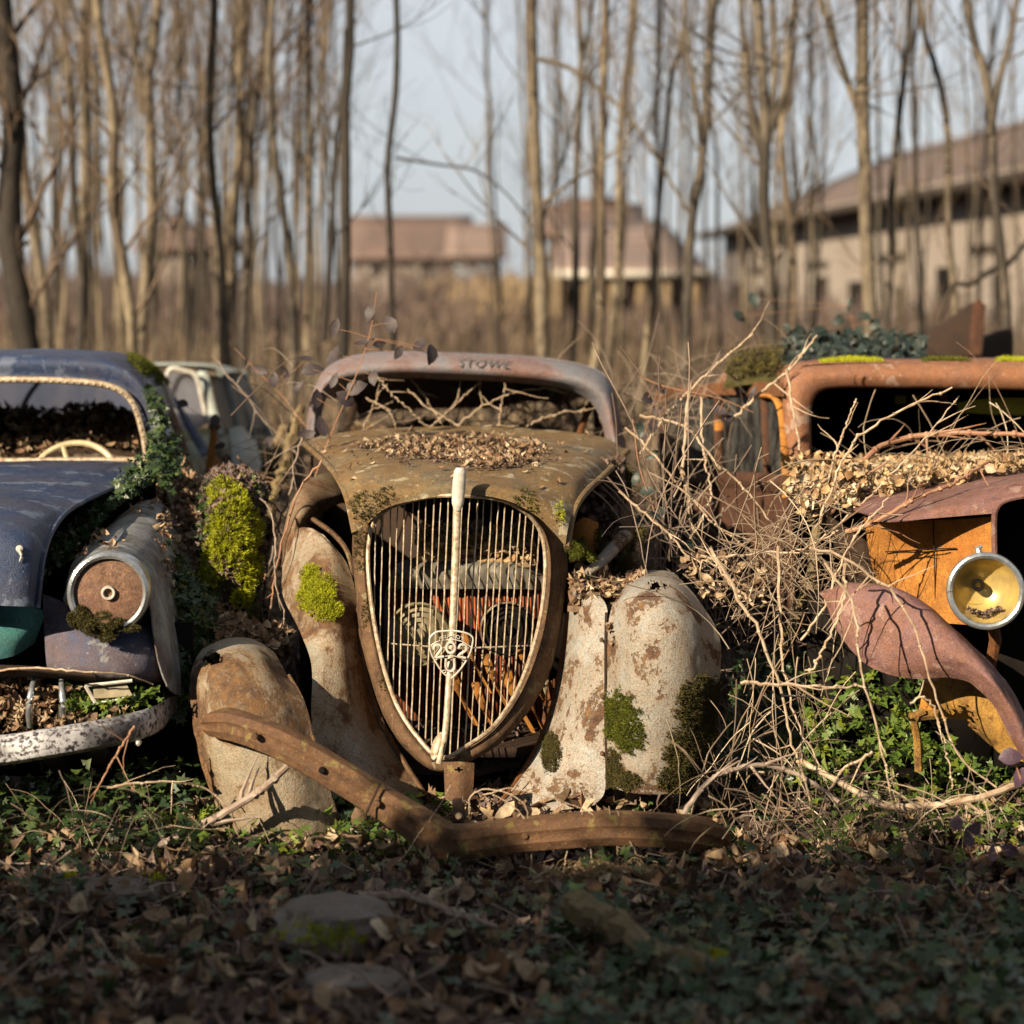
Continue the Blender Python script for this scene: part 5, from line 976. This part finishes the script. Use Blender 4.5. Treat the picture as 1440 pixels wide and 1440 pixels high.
litter('ivy leaves trailing over the mound below the bright moss', HG, blob((300,830,30,40),(350,850,22,30),(300,720,18,26), rough=.8), 900, .036, 'ivy_lit', IVY, .6, .03, 'ivy', 'ivy')
litter('brown leaves and dirt clinging all over the earthy mound', HG, None, 2600, .034, 'leaf_dull', DEAD, .7, .02)
litter('dark ivy hanging down the left and right of the mound', HG, blob((292,760,16,70),(362,760,14,70),(330,900,60,30), rough=.8), 1500, .036, 'ivy', IVY, .6, .03, 'ivy', 'ivy')
litter('dry brown leaves lying in the hollow of the middle car hood', GCH['hood'], blob((640,632,105,16),(700,650,60,10),(560,628,50,8), rough=.55), 3400, .030, 'leaf_lit', lift=.012)
litter('dark rotted leaf crumbs in the hollow of the middle car hood', GCH['hood'], blob((640,634,118,20),(700,652,70,12), rough=.8), 2200, .018, 'leaf_dull', lift=.006, tilt=.4)
litter('few pale leaves scattered on the middle car hood', GCH['hood'], lambda x, y: (y < 690) & (y > 612), 60, .026, 'leaf_lit', lift=.003, tilt=.2)
litter('leaves and twigs heaped inside the middle car', GCH['inside'], None, 2600, .05, 'leaf_lit', lift=.06)
litter('brown leaf heap inside the blue car behind its steering wheel', LC['shelf'], None, 5200, .042, 'leaf_lit', lift=.06)
litter('pale leaf drift covering the cowl and hood of the right car', RC['hood'], lambda x, y: (y < 706-.0*x+np.clip((x-1180)*-.16, -46, 20)+fnoise(x/20, y/20)*16), 7000, .038, 'leaf_gold', lift=.04)
litter('leaves caught along the top of the blue car wing', LC['wing'], blob((125,770,40,18),(240,760,26,60),(205,718,20,8), rough=.7), 600, .030, 'leaf_lit', lift=.02)
litter('leaves sticking to the seam of the right wing pod', GCH['pr'], blob((858,870,8,40),(880,1000,26,12),(905,1010,10,18), rough=.9), 500, .026, 'leaf_lit', lift=.01, tilt=.4)
# leaf banks between the cars
def bank(pts, Ys, mat, label, n, size, temps=DEAD, name='leaf_litter', cat='leaves', tilt=.8, lift=.05, thick=True):
    G = cr_param(np.array([cr_interp(PA(r, Y), 24) for r, Y in zip(pts, Ys)]), 16); G += fnoise(G[..., 0]*9, G[..., 1]*9, G[..., 2]*9, 3)[..., None]*.06
    pt, nr = on_grid(G, n, None, True); m = MB()
    if thick: m.grid(G, .02)
    strew(m, pt+RNG.random((n, 1))*lift*np.array([0, -.4, 1])+nr*.006, nr*.6+np.array([0, -.4, .5]), RNG.uniform(.6, 1.2, n)*size, temps, tilt); tag(m.build(name, M[mat], None, True), label, cat, kind='stuff'); return G
bank([[(205,650),(240,650),(268,680)],[(226,720),(262,700),(292,740)],[(240,800),(290,800),(330,850)],[(220,900),(300,900),(350,900)]], [8.0,7.6,7.1,6.7], 'leaf_lit', 'slope of dry leaves spilling down the flank of the blue car', 2200, .042)
bank([[(225,905),(300,880),(395,905)],[(215,950),(290,915),(400,925)],[(210,985),(270,940),(330,935)]], [6.8,6.6,6.5], 'leaf_lit', 'bank of pale leaves on top of the left wing pod', 900, .04)
bank([[(225,760),(262,800),(300,860)],[(215,840),(265,880),(300,930)],[(190,960),(235,980),(262,1010)]], [6.8,6.55,6.3], 'ivy', 'ivy hanging beside the rusted headlamp of the blue car', 900, .04, IVY, 'ivy', 'ivy', thick=False)
bank([[(262,740),(320,760),(362,790)],[(262,830),(320,850),(370,860)],[(300,930),(350,930),(380,930)]], [7.4,7.2,7.0], 'ivy', 'ivy curtain below the moss between the blue and the middle car', 1300, .04, IVY, 'ivy', 'ivy')
bank([[(200,560),(222,570),(240,600)],[(215,620),(235,620),(258,650)],[(200,680),(220,690),(240,700)]], [7.5,7.45,7.3], 'ivy', 'ivy climbing the windscreen pillar of the blue car', 420, .034, IVY, 'ivy', 'ivy', thick=False)
bank([[(205,645),(225,652),(240,660)],[(90,770),(120,750),(170,715)],[(62,820),(80,800),(100,790)]], [7.1,6.8,6.5], 'ivy', 'dark ivy inside the open engine bay of the blue car', 700, .034, IVY, 'ivy', 'ivy', thick=False)
bank([[(-20,962),(20,960),(60,975)],[(-20,1000),(40,1010),(125,1000)],[(-20,1030),(60,1030),(200,1015)]], [6.25,6.1,5.98], 'leaf_lit', 'leaves lying in the grille mouth of the blue car', 420, .034, thick=False)
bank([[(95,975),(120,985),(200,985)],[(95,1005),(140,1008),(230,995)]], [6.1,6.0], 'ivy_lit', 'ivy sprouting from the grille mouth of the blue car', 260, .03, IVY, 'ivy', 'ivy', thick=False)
bank([[(805,815),(850,830),(905,820)],[(800,850),(840,852),(900,838)]], [6.75,6.5], 'leaf_lit', 'leaves and twigs packed above the right wing seam of the middle car', 420, .036)
bank([[(812,690),(850,660),(884,650)],[(815,740),(850,750),(880,740)],[(850,820),(872,830),(884,820)]], [7.2,7.1,7.0], 'leaf_dull', 'dull leaves stuck in the gap beside the right hood edge', 420, .036)
bank([[(590,756),(650,752),(750,756)],[(585,782),(650,784),(755,784)]], [6.85,6.74], 'leaf_gold', 'dry leaves caught on top of the radiator', 420, .034)
bank([[(560,1000),(640,1005),(750,1000)],[(560,1070),(640,1080),(730,1075)]], [6.9,6.6], 'leaf_dull', 'leaves and rust flakes under the radiator', 400, .034)
bank([[(1105,480),(1200,486),(1300,492)],[(1100,508),(1200,508),(1300,506)]], [9.6,8.3], 'teal_leaf', 'dark bramble leaves trailing over the right car roof', 420, .055, OVAL, 'bramble_leaves', 'bramble', .8, .07)
bank([[(1030,505),(1070,500),(1110,505)],[(1020,540),(1060,535),(1100,530)]], [9.0,8.1], 'moss_d', 'dead stems and moss on the rear roof corner of the right car', 300, .04, TUFT, 'moss', 'moss')

bank([[(1110,660),(1160,650),(1230,655)],[(1100,720),(1150,735),(1210,720)]], [6.95,6.75], 'leaf_gold', 'pale withered leaves caught in the bramble knot', 260, .04, thick=False)
bank([[(960,790),(1040,800),(1100,790)],[(980,850),(1030,860),(1080,850)]], [6.7,6.5], 'leaf_lit', 'pale leaves hanging in the brambles right of the pale wing pod', 120, .04, thick=False)
# ---------------------------------------------------------------- ground cover
def area(n, xr, yr, msk=None):
    y = RNG.uniform(*yr, n); x = RNG.uniform(*xr, n)*y/6; 
    pt = np.stack([x, y, gh(x, y)], -1)
    if msk is not None:
        k = msk(x, y); pt = pt[k]
    return pt
def cover(label, pt, size, mat, temps, tilt, lift, name, cat):
    m = MB(); n = len(pt); strew(m, pt+np.array([0, 0, 1])*RNG.random((n, 1))*lift, (0, -.1, 1), RNG.uniform(.55, 1.25, n)*size, temps, tilt); tag(m.build(name, M[mat], None, True), label, cat, kind='stuff')
cover('dead leaf litter all over the ground in front of the cars', area(9500, (-1.7, 1.7), (4.1, 6.6)), .062, 'leaf_dull', DEAD, .55, .05, 'leaf_litter', 'leaves')
cover('brown leaf litter under and between the cars', area(7000, (-1.8, 1.8), (6.6, 10.5)), .06, 'leaf_dull', DEAD, .5, .05, 'leaf_litter', 'leaves')
cover('paler curled leaves strewn over the front litter', area(2600, (-1.7, 1.7), (4.1, 6.4)), .066, 'leaf_lit', DEAD, .8, .09, 'leaf_litter', 'leaves')
cl_ = lambda x, y: fnoise(x*1.6+4, y*1.6, 3, 3) > -.02
cover('dark ivy creeping over the ground in patches', area(3600, (-1.7, 1.7), (4.1, 6.6), cl_), .048, 'ivy', IVY, .45, .11, 'ivy', 'ivy')
cover('ivy carpet at the bottom right in front', area(2400, (.1, 1.7), (4.1, 5.2)), .05, 'ivy', IVY, .45, .12, 'ivy', 'ivy')
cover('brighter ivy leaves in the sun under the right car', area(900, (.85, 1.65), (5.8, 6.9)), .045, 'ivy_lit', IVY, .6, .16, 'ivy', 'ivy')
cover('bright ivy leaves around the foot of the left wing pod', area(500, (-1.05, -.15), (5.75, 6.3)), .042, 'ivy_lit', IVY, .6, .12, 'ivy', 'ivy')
cover('ivy below the bumper of the blue car', area(1100, (-1.7, -.9), (5.7, 6.7)), .045, 'ivy', IVY, .6, .2, 'ivy', 'ivy')
m = MB()
for pt in area(1500, (-1.7, 1.7), (4.2, 7.0)):
    L_ = RNG.uniform(.05, .22); a = RNG.uniform(0, 6.28); p = wander(pt+np.array([0, 0, RNG.uniform(.01, .06)]), (math.cos(a), math.sin(a), RNG.normal(0, .25)), L_, 5, .5, 0); m.tube(p, RNG.uniform(.0012, .003), 4, False)
tag(m.build('twig_litter', M['cane_grey'], None, False), 'small broken twigs scattered through the leaf litter', 'twigs', kind='stuff')
m = MB()
for k in range(300):   # tuft of dry grass below the bumper
    c = P(RNG.normal(850, 26), 1225, 5.62); z = float(gh(c[0], c[1])); L_ = RNG.uniform(.06, .2); a = RNG.normal(0, .7); h = RNG.uniform(.03, .09)
    tt = np.linspace(0, 1, 7)[:, None]; p = np.array([c[0], c[1]+RNG.normal(0, .04), z+.01])+np.array([math.sin(a), -.35, 0])*L_*tt+np.array([0, 0, 1])*(h*3.2*tt*(1-tt)+RNG.uniform(0, .03)*tt); m.tube(p, np.linspace(.0015, .0007, 7), 3, False)
tag(m.build('dry_grass_tuft', M['straw'], None, False), 'flattened tuft of dry grass hanging under the bumper right half', 'grass', kind='stuff')
bank([[(1130,960),(1200,950),(1290,960)],[(1130,1030),(1200,1030),(1310,1040)],[(1120,1100),(1230,1100),(1420,1100)]], [6.75,6.55,6.2], 'ivy_lit', 'green ivy climbing in the dark hollow under the purple wing', 420, .045, IVY, 'ivy', 'ivy', thick=False)
bank([[(1030,940),(1080,930),(1130,940)],[(1020,1020),(1080,1020),(1130,1030)],[(1010,1100),(1080,1110),(1130,1110)]], [6.9,6.7,6.4], 'ivy', 'ivy among the stems right of the pale wing pod', 500, .045, IVY, 'ivy', 'ivy', thick=False)
# stones and mossy logs in the foreground
def stone(label, px, py, Y, r, seed, mosstop=None):
    c = np.array(P(px, py, Y)); c[2] = float(gh(c[0], c[1]))+r[2]*.85; th = np.linspace(0, 2*np.pi, 41)[:-1]; V = []; ph = np.linspace(-math.pi/2, math.pi/2, 18)
    G = np.array([[[math.cos(p)*math.cos(t), math.cos(p)*math.sin(t), math.sin(p)] for t in th] for p in ph]); f = 1+.55*fnoise(G[..., 0]*1.5+seed, G[..., 1]*1.5, G[..., 2]*1.5, 4)+.3*fnoise(G[..., 0]*4+seed, G[..., 1]*4, G[..., 2]*4, 4)-.22*np.abs(fnoise(G[..., 0]*2.2+seed, G[..., 1]*2.2, G[..., 2]*2.2, 2))*2
    G = G*f[..., None]*np.array(r); G[..., 2] = np.where(G[..., 2] > r[2]*.55, r[2]*.55+(G[..., 2]-r[2]*.55)*.35, G[..., 2]); V = G+c
    n, m_ = V.shape[:2]; i = np.arange(n-1)[:, None]; j = np.arange(m_)[None]; q = np.stack([i*m_+j, i*m_+(j+1) % m_, (i+1)*m_+(j+1) % m_, (i+1)*m_+j], -1).reshape(-1, 4)
    b = MB(); b.add(V.reshape(-1, 3), q); t = b.build('stone', M['stone'], None, True, loc=(c[0], c[1], c[2]-r[2]*.4)); tag(t, label, 'stone')
    if mosstop:
        pt, nr = on_grid(V, 7000, lambda x, y: mosstop(x, y), True); m = MB(); strew(m, pt+nr*RNG.random((len(pt), 1))*.012, nr, RNG.uniform(.7, 1.3, len(pt))*.012, TUFT, .4)
        if len(pt) > 4: m.build('moss', M['moss_y'], t, False)
stone('large flat grey stone with a green moss cap in the middle foreground', 470, 1330, 4.95, (.15, .16, .10), 3, blob((455, 1335, 75, 34)))
stone('grey broken stone in front of the moss capped one', 500, 1385, 4.62, (.12, .10, .055), 8, None)
stone('low reddish stone with moss at the left above the litter', 150, 1235, 5.45, (.16, .10, .05), 12, blob((90, 1222, 30, 14), (250, 1230, 40, 16)))
stone('small mossy stone at the bottom right of the foreground', 1005, 1360, 4.75, (.08, .07, .05), 17, blob((960, 1345, 60, 22)))
def stick(label, pts, Y, r0, r1, mat='cane', name='branch', cat='branch', group=None, n=30, side=8, wob=.004, twigs=0):
    p = cr_interp(PA(pts, Y) if not (len(pts[0]) > 2) else PA(pts), n); p += RNG.normal(0, wob*.3, p.shape)+np.stack([fnoise(p[:, 0]*9, p[:, 2]*9, 1, 2)]*3, -1)*wob*2
    m = MB(); m.tube(p, np.linspace(r0, r1, n), side)
    for q_ in range(int(len(p)*.3)):
        i = RNG.integers(1, n-1); m.lathe(p[i], p[i]-p[i-1], [(0, -r0*1.3), (r0*1.05, -r0*.6), (r0*1.3, 0), (r0*1.0, r0*.6), (0, r0*1.3)], 5)     # nodes and thorns
    for k in range(twigs):
        i = RNG.integers(3, n-2); d = (p[i]-p[i-1]); d = d/np.linalg.norm(d)+RNG.normal(0, .6, 3); m.tube(wander(p[i], d, RNG.uniform(.05, .2), 6, .3, .1), np.linspace(r1*.8+.0006, .0007, 6), 5, False)
    o = m.build(name, M[mat], None, True, loc=tuple(p[0])); tag(o, label, cat, group); return p
stick('mossy log end with a bright green tip lying in the foreground litter', [(803,1266,5.05),(850,1292,4.92),(900,1325,4.80),(985,1362,4.66)], None, .034, .026, 'mossbark', n=24, wob=.01)
stick('thick broken branch leaning on the left wing pod', [(205,1200,5.85),(270,1168,5.86),(340,1128,5.84),(375,1105,5.83),(402,1080,5.86)], None, .012, .010, 'cane_grey', twigs=5)
stick('pale forked branch lying along the ground below the right car', [(1125,1072,6.1),(1200,1112,5.95),(1232,1130,5.9),(1290,1134,5.85),(1370,1124,5.85),(1436,1100,5.9)], None, .008, .010, 'cane', twigs=4)
stick('hairy grey root arching out of the ground right of the bumper', [(958,1150,5.85),(985,1112,5.9),(1020,1085,5.95),(1075,1075,6.0),(1130,1095,6.0),(1180,1130,5.9)], None, .008, .006, 'cane_grey', twigs=10)
stick('flat grey fallen branch in front of the grass tuft', [(505,1262,5.12),(580,1262,5.10),(640,1285,5.05),(700,1303,5.0)], None, .013, .005, 'cane_grey', twigs=6)
stick('thorny pale cane lying across the front of the blue car', [(-20,948,5.93),(40,940,5.90),(110,943,5.89),(170,947,5.93),(215,962,6.0)], None, .0032, .0022, 'cane')
stick('thin red brown twig hanging below the blue bumper', [(190,1020,5.85),(165,1060,5.8),(150,1085,5.8),(128,1130,5.8),(118,1160,5.8)], None, .004, .002, 'cane_red', twigs=5)
stick('arched dry stem reaching from the blue car foot to the left wing pod', [(150,1108,5.8),(190,1102,5.82),(240,1098,5.85),(290,1110,5.9),(318,1130,5.92)], None, .0035, .0025, 'cane', twigs=3)
# mossy stem and leaning plank
stick('mossy green and tan stem rising through the bramble knot at the right car', [(1085,1010,6.9),(1092,940,6.9),(1118,880,6.85),(1140,820,6.8),(1148,760,6.8),(1150,720,6.85)], None, .026, .014, 'mossbark', 'mossy_shrub', 'shrub', wob=.012)
stick('thick reddish branch rising to the right across the right windscreen', [(1165,725,6.9),(1195,680,6.9),(1222,640,6.95),(1262,620,7.0),(1330,608,7.0),(1450,612,6.9)], None, .011, .007, 'cane_red', 'branch', 'branch', twigs=8)
stick('dark branch dropping over the orange hood side of the right car', [(1190,748,6.35),(1230,735,6.3),(1290,700,6.3),(1340,680,6.35),(1390,650,6.5)], None, .008, .004, 'cane_red', 'branch', 'branch', twigs=5)
stick('rough mossy stem leaning beside the left hood corner', [(368,790,8.0),(385,700,8.0),(404,640,8.05),(425,570,8.1)], None, .022, .015, 'mossbark', 'leaning_branch', 'branch', wob=.015)
stick('yellow mossy plank like stump between the pale and the middle car', [(378,680,8.6),(388,640,8.6),(400,602,8.6)], None, .034, .022, 'mossbark', 'stump', 'stump', wob=.01)
CANE = ['long straight cane falling from the knot to the ground left of the mossy trunk', 'cane dropping steeply just left of the mossy trunk', 'short level cane lying crosswise below the knot', 'cane curving down in front of the purple wing tip',
 'longest cane, arching over the purple wing to the ground branch', 'short cane hooking left below the knot', 'pale upright cane before the left end of the side window', 'bowed cane beside the left end of the side window', 'cane slanting from the hood corner down to the knot',
 'level cane entering the knot from the left', 'cane slanting from the hood corner toward the orange hood side', 'cane rising steeply above the side window to the roof', 'cane running down over the right windscreen pillar', 'pale cane slanting up across the right windscreen',
 'thin steep cane across the right windscreen', 'thin cane crossing the gap right of the right wing pod top', 'short upright cane in the left corner of the right windscreen', 'bent cane with an angular elbow left of the knot', 'cane arching down to the forked ground branch',
 'small hooked cane at the axle end under the purple wing', 'cane rising from the hood corner over the undergrowth', 'cane climbing from the knot over the orange hood side']
for pts, Y, r in [
 ([(998,770),(1040,840),(1066,880),(1090,950),(1110,1030),(1140,1140)], 6.0, .0045), ([(1092,770),(1096,860),(1100,930),(1120,1010),(1160,1100)], 6.05, .004), ([(1040,962),(1090,963),(1150,964),(1214,967)], 5.95, .0045),
 ([(1160,790),(1200,850),(1215,960),(1240,1060),(1262,1140)], 5.85, .0035), ([(1140,770),(1200,790),(1260,840),(1290,900),(1310,960),(1345,1060),(1400,1110)], 5.85, .0035), ([(1190,790),(1185,850),(1150,930),(1135,940)], 5.95, .004),
 ([(985,560),(990,630),(1000,700),(970,760)], 7.0, .004), ([(970,540),(960,640),(965,700),(975,750)], 7.1, .005), ([(900,585),(960,600),(1000,640),(1050,690),(1090,740)], 7.0, .004), ([(985,785),(1060,780),(1130,770),(1180,745)], 6.4, .004),
 ([(880,600),(920,640),(960,690),(1010,740),(1080,800)], 6.9, .0035), ([(1030,590),(1060,560),(1110,520),(1150,470)], 7.4, .005), ([(1106,520),(1120,600),(1128,660),(1150,700)], 7.3, .004), ([(1150,740),(1190,640),(1240,590),(1340,545)], 6.8, .0045),
 ([(1150,760),(1200,720),(1280,640),(1350,555)], 6.75, .003), ([(870,690),(930,740),(980,800),(1040,860)], 6.6, .0035), ([(1160,700),(1175,640),(1190,600),(1205,560)], 6.85, .004), ([(1060,850),(1010,800),(990,790),(984,800)], 6.3, .004),
 ([(1225,1060),(1180,1090),(1160,1130),(1150,1190)], 5.9, .004), ([(1280,990),(1300,980),(1320,1020),(1340,1110)], 5.9, .003), ([(900,640),(940,580),(1000,520),(1060,470)], 7.4, .004), ([(1130,900),(1160,850),(1200,760),(1250,700)], 6.2, .0035)]:
    stick(CANE.pop(0), pts, Y+RNG.uniform(-.1, .1), r*1.2, r*.65, 'cane', 'bramble_cane', 'bramble cane', 'dry bramble canes right of the middle car', side=6, wob=.008, twigs=3)
LCN = ['leftmost red stem climbing the dark gap left of the middle car', 'red stem springing from the left hood tip down into the gap', 'thin grey stem bowing right beside the left wing rim', 'grey stem running from the leaning mossy branch into the gap', 'short grey stem low in the gap right of the moss cushions', 'thin stem slanting from the pale car roof to the hood corner', 'short twig across the front of the pale car']
for pts, Y, r in [([(396,720),(380,770),(372,830),(368,890),(352,960)], 7.2, .004), ([(452,648),(420,690),(398,760),(385,830),(372,920)], 6.9, .004), ([(366,700),(385,745),(388,800),(396,850),(410,930),(420,990)], 6.8, .0035),
 ([(425,610),(410,680),(392,740),(382,790),(370,860)], 7.3, .0035), ([(362,790),(368,850),(375,910),(388,980)], 7.0, .003), ([(300,500),(350,560),(390,610),(420,640)], 8.2, .0035), ([(336,640),(372,690),(392,740)], 7.8, .004)]:
    stick(LCN.pop(0), pts, Y, r, r*.6, 'cane_red' if r > .0035 else 'cane_grey', 'climbing_stem', 'stem', 'climbing stems left of the middle car', side=6, wob=.008, twigs=3)
# brambles inside the middle windscreen
ICN = ['steep twig near the left pillar of the middle windscreen', 'long sagging twig across the middle of the windscreen', 'twig slanting up to the lettering of the windscreen frame', 'long arched pale twig in the right half of the windscreen', 'short twig in the left third of the windscreen', 'upright twig rising behind the left part of the hood', 'upright twig right of the lettering', 'twig dropping from the frame left of the lettering', 'low flat twig near the right pillar of the middle windscreen', 'twig leaning on the lower left windscreen corner']
for pts in [[(522,520),(560,560),(600,600)],[(575,545),(600,570),(655,600),(700,612)],[(600,605),(650,560),(690,525)],[(640,600),(690,565),(760,545),(800,550)],[(516,560),(545,575),(560,605)],[(505,620),(530,560),(545,540)],[(700,600),(705,570),(710,540)],[(570,520),(600,560),(625,600)],[(740,600),(790,580),(830,575)],[(460,640),(500,590),(560,560)]]:
    stick(ICN.pop(0), pts, 7.95+RNG.uniform(-.05, .2), .0032, .0018, 'cane', 'windscreen_twig', 'twig', 'twigs in the middle windscreen', side=5, wob=.008, twigs=2)
# grass blades bent over the bumper
GBL = ['long grass blade bent over the bumper near its middle bolt', 'grass blade over the bumper below the right wing panel', 'grass blade crossing the bumper under the pod seam', 'grass blade crossing the bumper under the moss mat', 'grass blade crossing the bumper right of the moss mat', 'grass blade slanting over the bend of the bumper', 'flat pale blade stretched above the bumper', 'blade curling beside the plate bracket', 'long blade trailing below the right bumper end']
for pts in [[(745,1235),(748,1180),(730,1140),(690,1115)],[(790,1250),(800,1190),(812,1160),(820,1140)],[(835,1225),(830,1190),(822,1165),(828,1150)],[(870,1240),(868,1190),(862,1160),(855,1135)],[(905,1250),(895,1200),(880,1170),(868,1140)],[(560,1215),(585,1180),(620,1130),(632,1105)],[(680,1118),(720,1110),(780,1125),(845,1150)],[(660,1145),(662,1120),(690,1110),(735,1128),(745,1160)],[(990,1230),(930,1215),(870,1190)]]:
    stick(GBL.pop(0), pts, 5.70, .0022, .0012, 'cane', 'grass_blade', 'grass blade', 'grass blades over the bumper', side=4, wob=.003)
# masses of fine canes
def tangle(label, n, ctr, spread, Yr, rr, L_=(.25, .8), mat='cane', fan=None, down=0.):
    m = MB(); mat = {'cane': 'canes', 'cane_grey': 'canes_dim', 'cane_red': 'canes'}[mat]
    for k in range(n):
        cx, cy = ctr[RNG.integers(0, len(ctr))]; p0 = np.array(P(cx+RNG.normal(0, spread[0]), cy+RNG.normal(0, spread[1]), RNG.uniform(*Yr)))
        a = RNG.uniform(0, 6.28); d = np.array([math.cos(a), RNG.normal(0, .35), math.sin(a)*.8-down]); L0 = RNG.uniform(*L_)
        p = wander(p0-(d*L0*.4 if fan is None else 0), d, L0, 10, .3, -.6); p = cr_interp(p, 12); r = RNG.uniform(*rr); m.tube(p, np.linspace(r, r*.5, 12), 4, False)
    tag(m.build('bramble_tangle', M[mat], None, True), label, 'brambles', kind='stuff')
tangle('dense pale bramble tangle around the mossy stem', 105, [(1120,730),(1160,760),(1080,790)], (45, 40), (6.2, 7.0), (.0008, .0030), (.2, .6))
tangle('grey dead stems hanging between the middle and the right car', 130, [(930,680),(950,780),(1010,870),(1040,980)], (28, 50), (6.5, 7.6), (.0012, .003), mat='cane_grey', down=.5)
tangle('pale hanging stalks low between the middle and the right car', 90, [(1060,1020),(1100,1060),(1030,1090)], (30, 40), (6.0, 6.7), (.001, .0028), (.2, .5), down=.8)
tangle('thin dry canes over the leaf drift of the right car', 32, [(1240,650),(1330,620),(1400,620)], (50, 26), (6.8, 7.5), (.001, .0026), (.2, .6), 'cane_red')
tangle('tangle of thin stems over the roof corner between middle and right car', 75, [(920,560),(970,520),(1060,495)], (36, 16), (7.8, 9.4), (.001, .0024), (.25, .6), 'cane_grey')
tangle('fine twigs between the left hood corner and the pale car', 50, [(390,700),(400,600),(370,840)], (18, 60), (7.2, 8.4), (.0012, .003), (.2, .5), 'cane_grey')
tangle('dry brambles seen inside the middle car', 150, [(780,575),(700,590),(560,600),(820,590)], (50, 14), (8.3, 9.9), (.0014, .003), (.2, .6))
tangle('fine twigs over the ground at the foot of the blue car', 60, [(80,1140),(200,1170),(300,1200)], (70, 24), (5.5, 6.1), (.0008, .0018), (.1, .3), 'cane_red')
tangle('fine stalks over the ground right of the bumper', 120, [(1100,1130),(1250,1140),(1380,1130)], (70, 26), (5.6, 6.1), (.001, .0024), (.1, .3), 'cane')
# leafy sprays
def spray(label, stem, Y, leaves, mat, size, r=.003, stemmat='cane_red', cat='bramble spray'):
    p = cr_interp(PA(stem, Y), 24); t = thing('bramble_spray', label, cat, tuple(p[0])); m = MB(); m.tube(p, np.linspace(r, r*.5, 24), 5)
    L2 = PA(leaves, Y)
    for q in L2:
        k = np.argmin(np.linalg.norm(p-q, axis=1)); m.tube([p[k], (p[k]+q)/2+np.array([0, 0, .004]), q], r*.4, 4)
    m.build('stem', M[stemmat], t)
    for q in L2:
        m = MB(); strew(m, q[None], (RNG.normal(0, .3), -.9, .5), size*RNG.uniform(.8, 1.15), OVAL, .3); m.build('leaf', M[mat], t)
spray('tall dusky leaved bramble spray in front of the left windscreen pillar', [(415,770),(440,680),(470,600),(500,530),(520,470),(530,410)], 7.3, [(452,600),(445,560),(486,560),(500,545),(470,535),(525,530),(440,520),(470,500),(533,485),(590,488),(607,498),(520,440),(548,455),(512,482),(560,497),(430,610),(470,462)], 'bramble_leaf', .075)
spray('dusky leaved spray reaching left over the gap to the pale car', [(430,600),(400,560),(360,520),(330,490)], 7.8, [(345,513),(402,524),(385,535),(365,520),(420,545),(430,505)], 'bramble_leaf', .065)
spray('small dusky spray over the body of the pale car', [(340,700),(320,650),(300,600)], 8.3, [(302,592),(310,627),(258,568),(318,650),(360,615),(378,620)], 'bramble_leaf', .06)
spray('blue green leaved spray hanging right of the hood corner', [(890,590),(900,660),(920,720),(925,790)], 7.0, [(900,605),(918,640),(895,672),(926,722),(930,755),(975,765),(910,690),(905,730)], 'teal_leaf', .06)
spray('withered brown leaved spray hanging before the right side window', [(900,530),(940,545),(1010,560),(1060,580)], 7.4, [(930,548),(922,575),(912,560),(1012,578),(1020,590),(1060,552),(918,600),(905,615)], 'bramble_leaf', .06)
spray('dark purple leaved shoot in the right foreground', [(1370,1210),(1352,1175),(1345,1150)], 5.6, [(1345,1158),(1362,1180),(1395,1200),(1372,1165),(1420,1195)], 'purple_leaf', .06)
spray('dark purple leaf pair at the right edge under the wing tip', [(1440,1110),(1430,1080),(1422,1066)], 5.75, [(1422,1064),(1436,1092)], 'purple_leaf', .07)
spray('blue green bramble spray standing above the right car roof', [(1190,500),(1200,470),(1195,430)], 9.6, [(1195,430),(1215,445),(1180,450),(1060,420),(1040,445),(1230,455),(1210,470),(1240,470)], 'teal_leaf', .08)

# ---------------------------------------------------------------- evergreen screen out of view, added and shaped to shade the foreground
t = thing('hedge', 'overgrown evergreen hedge off to the left beside the viewer', 'hedge', (-4.5, 1.4, 0))
def htop(x): return np.interp(x, [-9.5, -8.4, -6.6, -6.1, -5.2, -3.9, -2.4, -1.4], [4.3, 4.2, 4.0, 3.6, 2.75, 2.8, 2.75, 2.5])
m = MB()
for k in range(9):
    x = -9.2+k*.95; p = wander((x, 1.4, -.05), (.05, 0, 1), float(htop(x))*.85, 8, .2, .3); m.tube(p, np.linspace(.05, .015, 8), 7)
m.build('trunk', M['bark'][3], t)
n = 30000; x = RNG.uniform(-9.6, -1.35, n); h = htop(x)+fnoise(x*2.3, 3, 1, 3)*.5; z = h*(RNG.random(n)**.8); pt = np.stack([x, 1.4+RNG.normal(0, .22, n), z], -1)
m = MB(); strew(m, pt, (0, -.5, .6), RNG.uniform(.08, .15, n), IVY+OVAL, .8); m.build('foliage', M['hedgeleaf'], t)
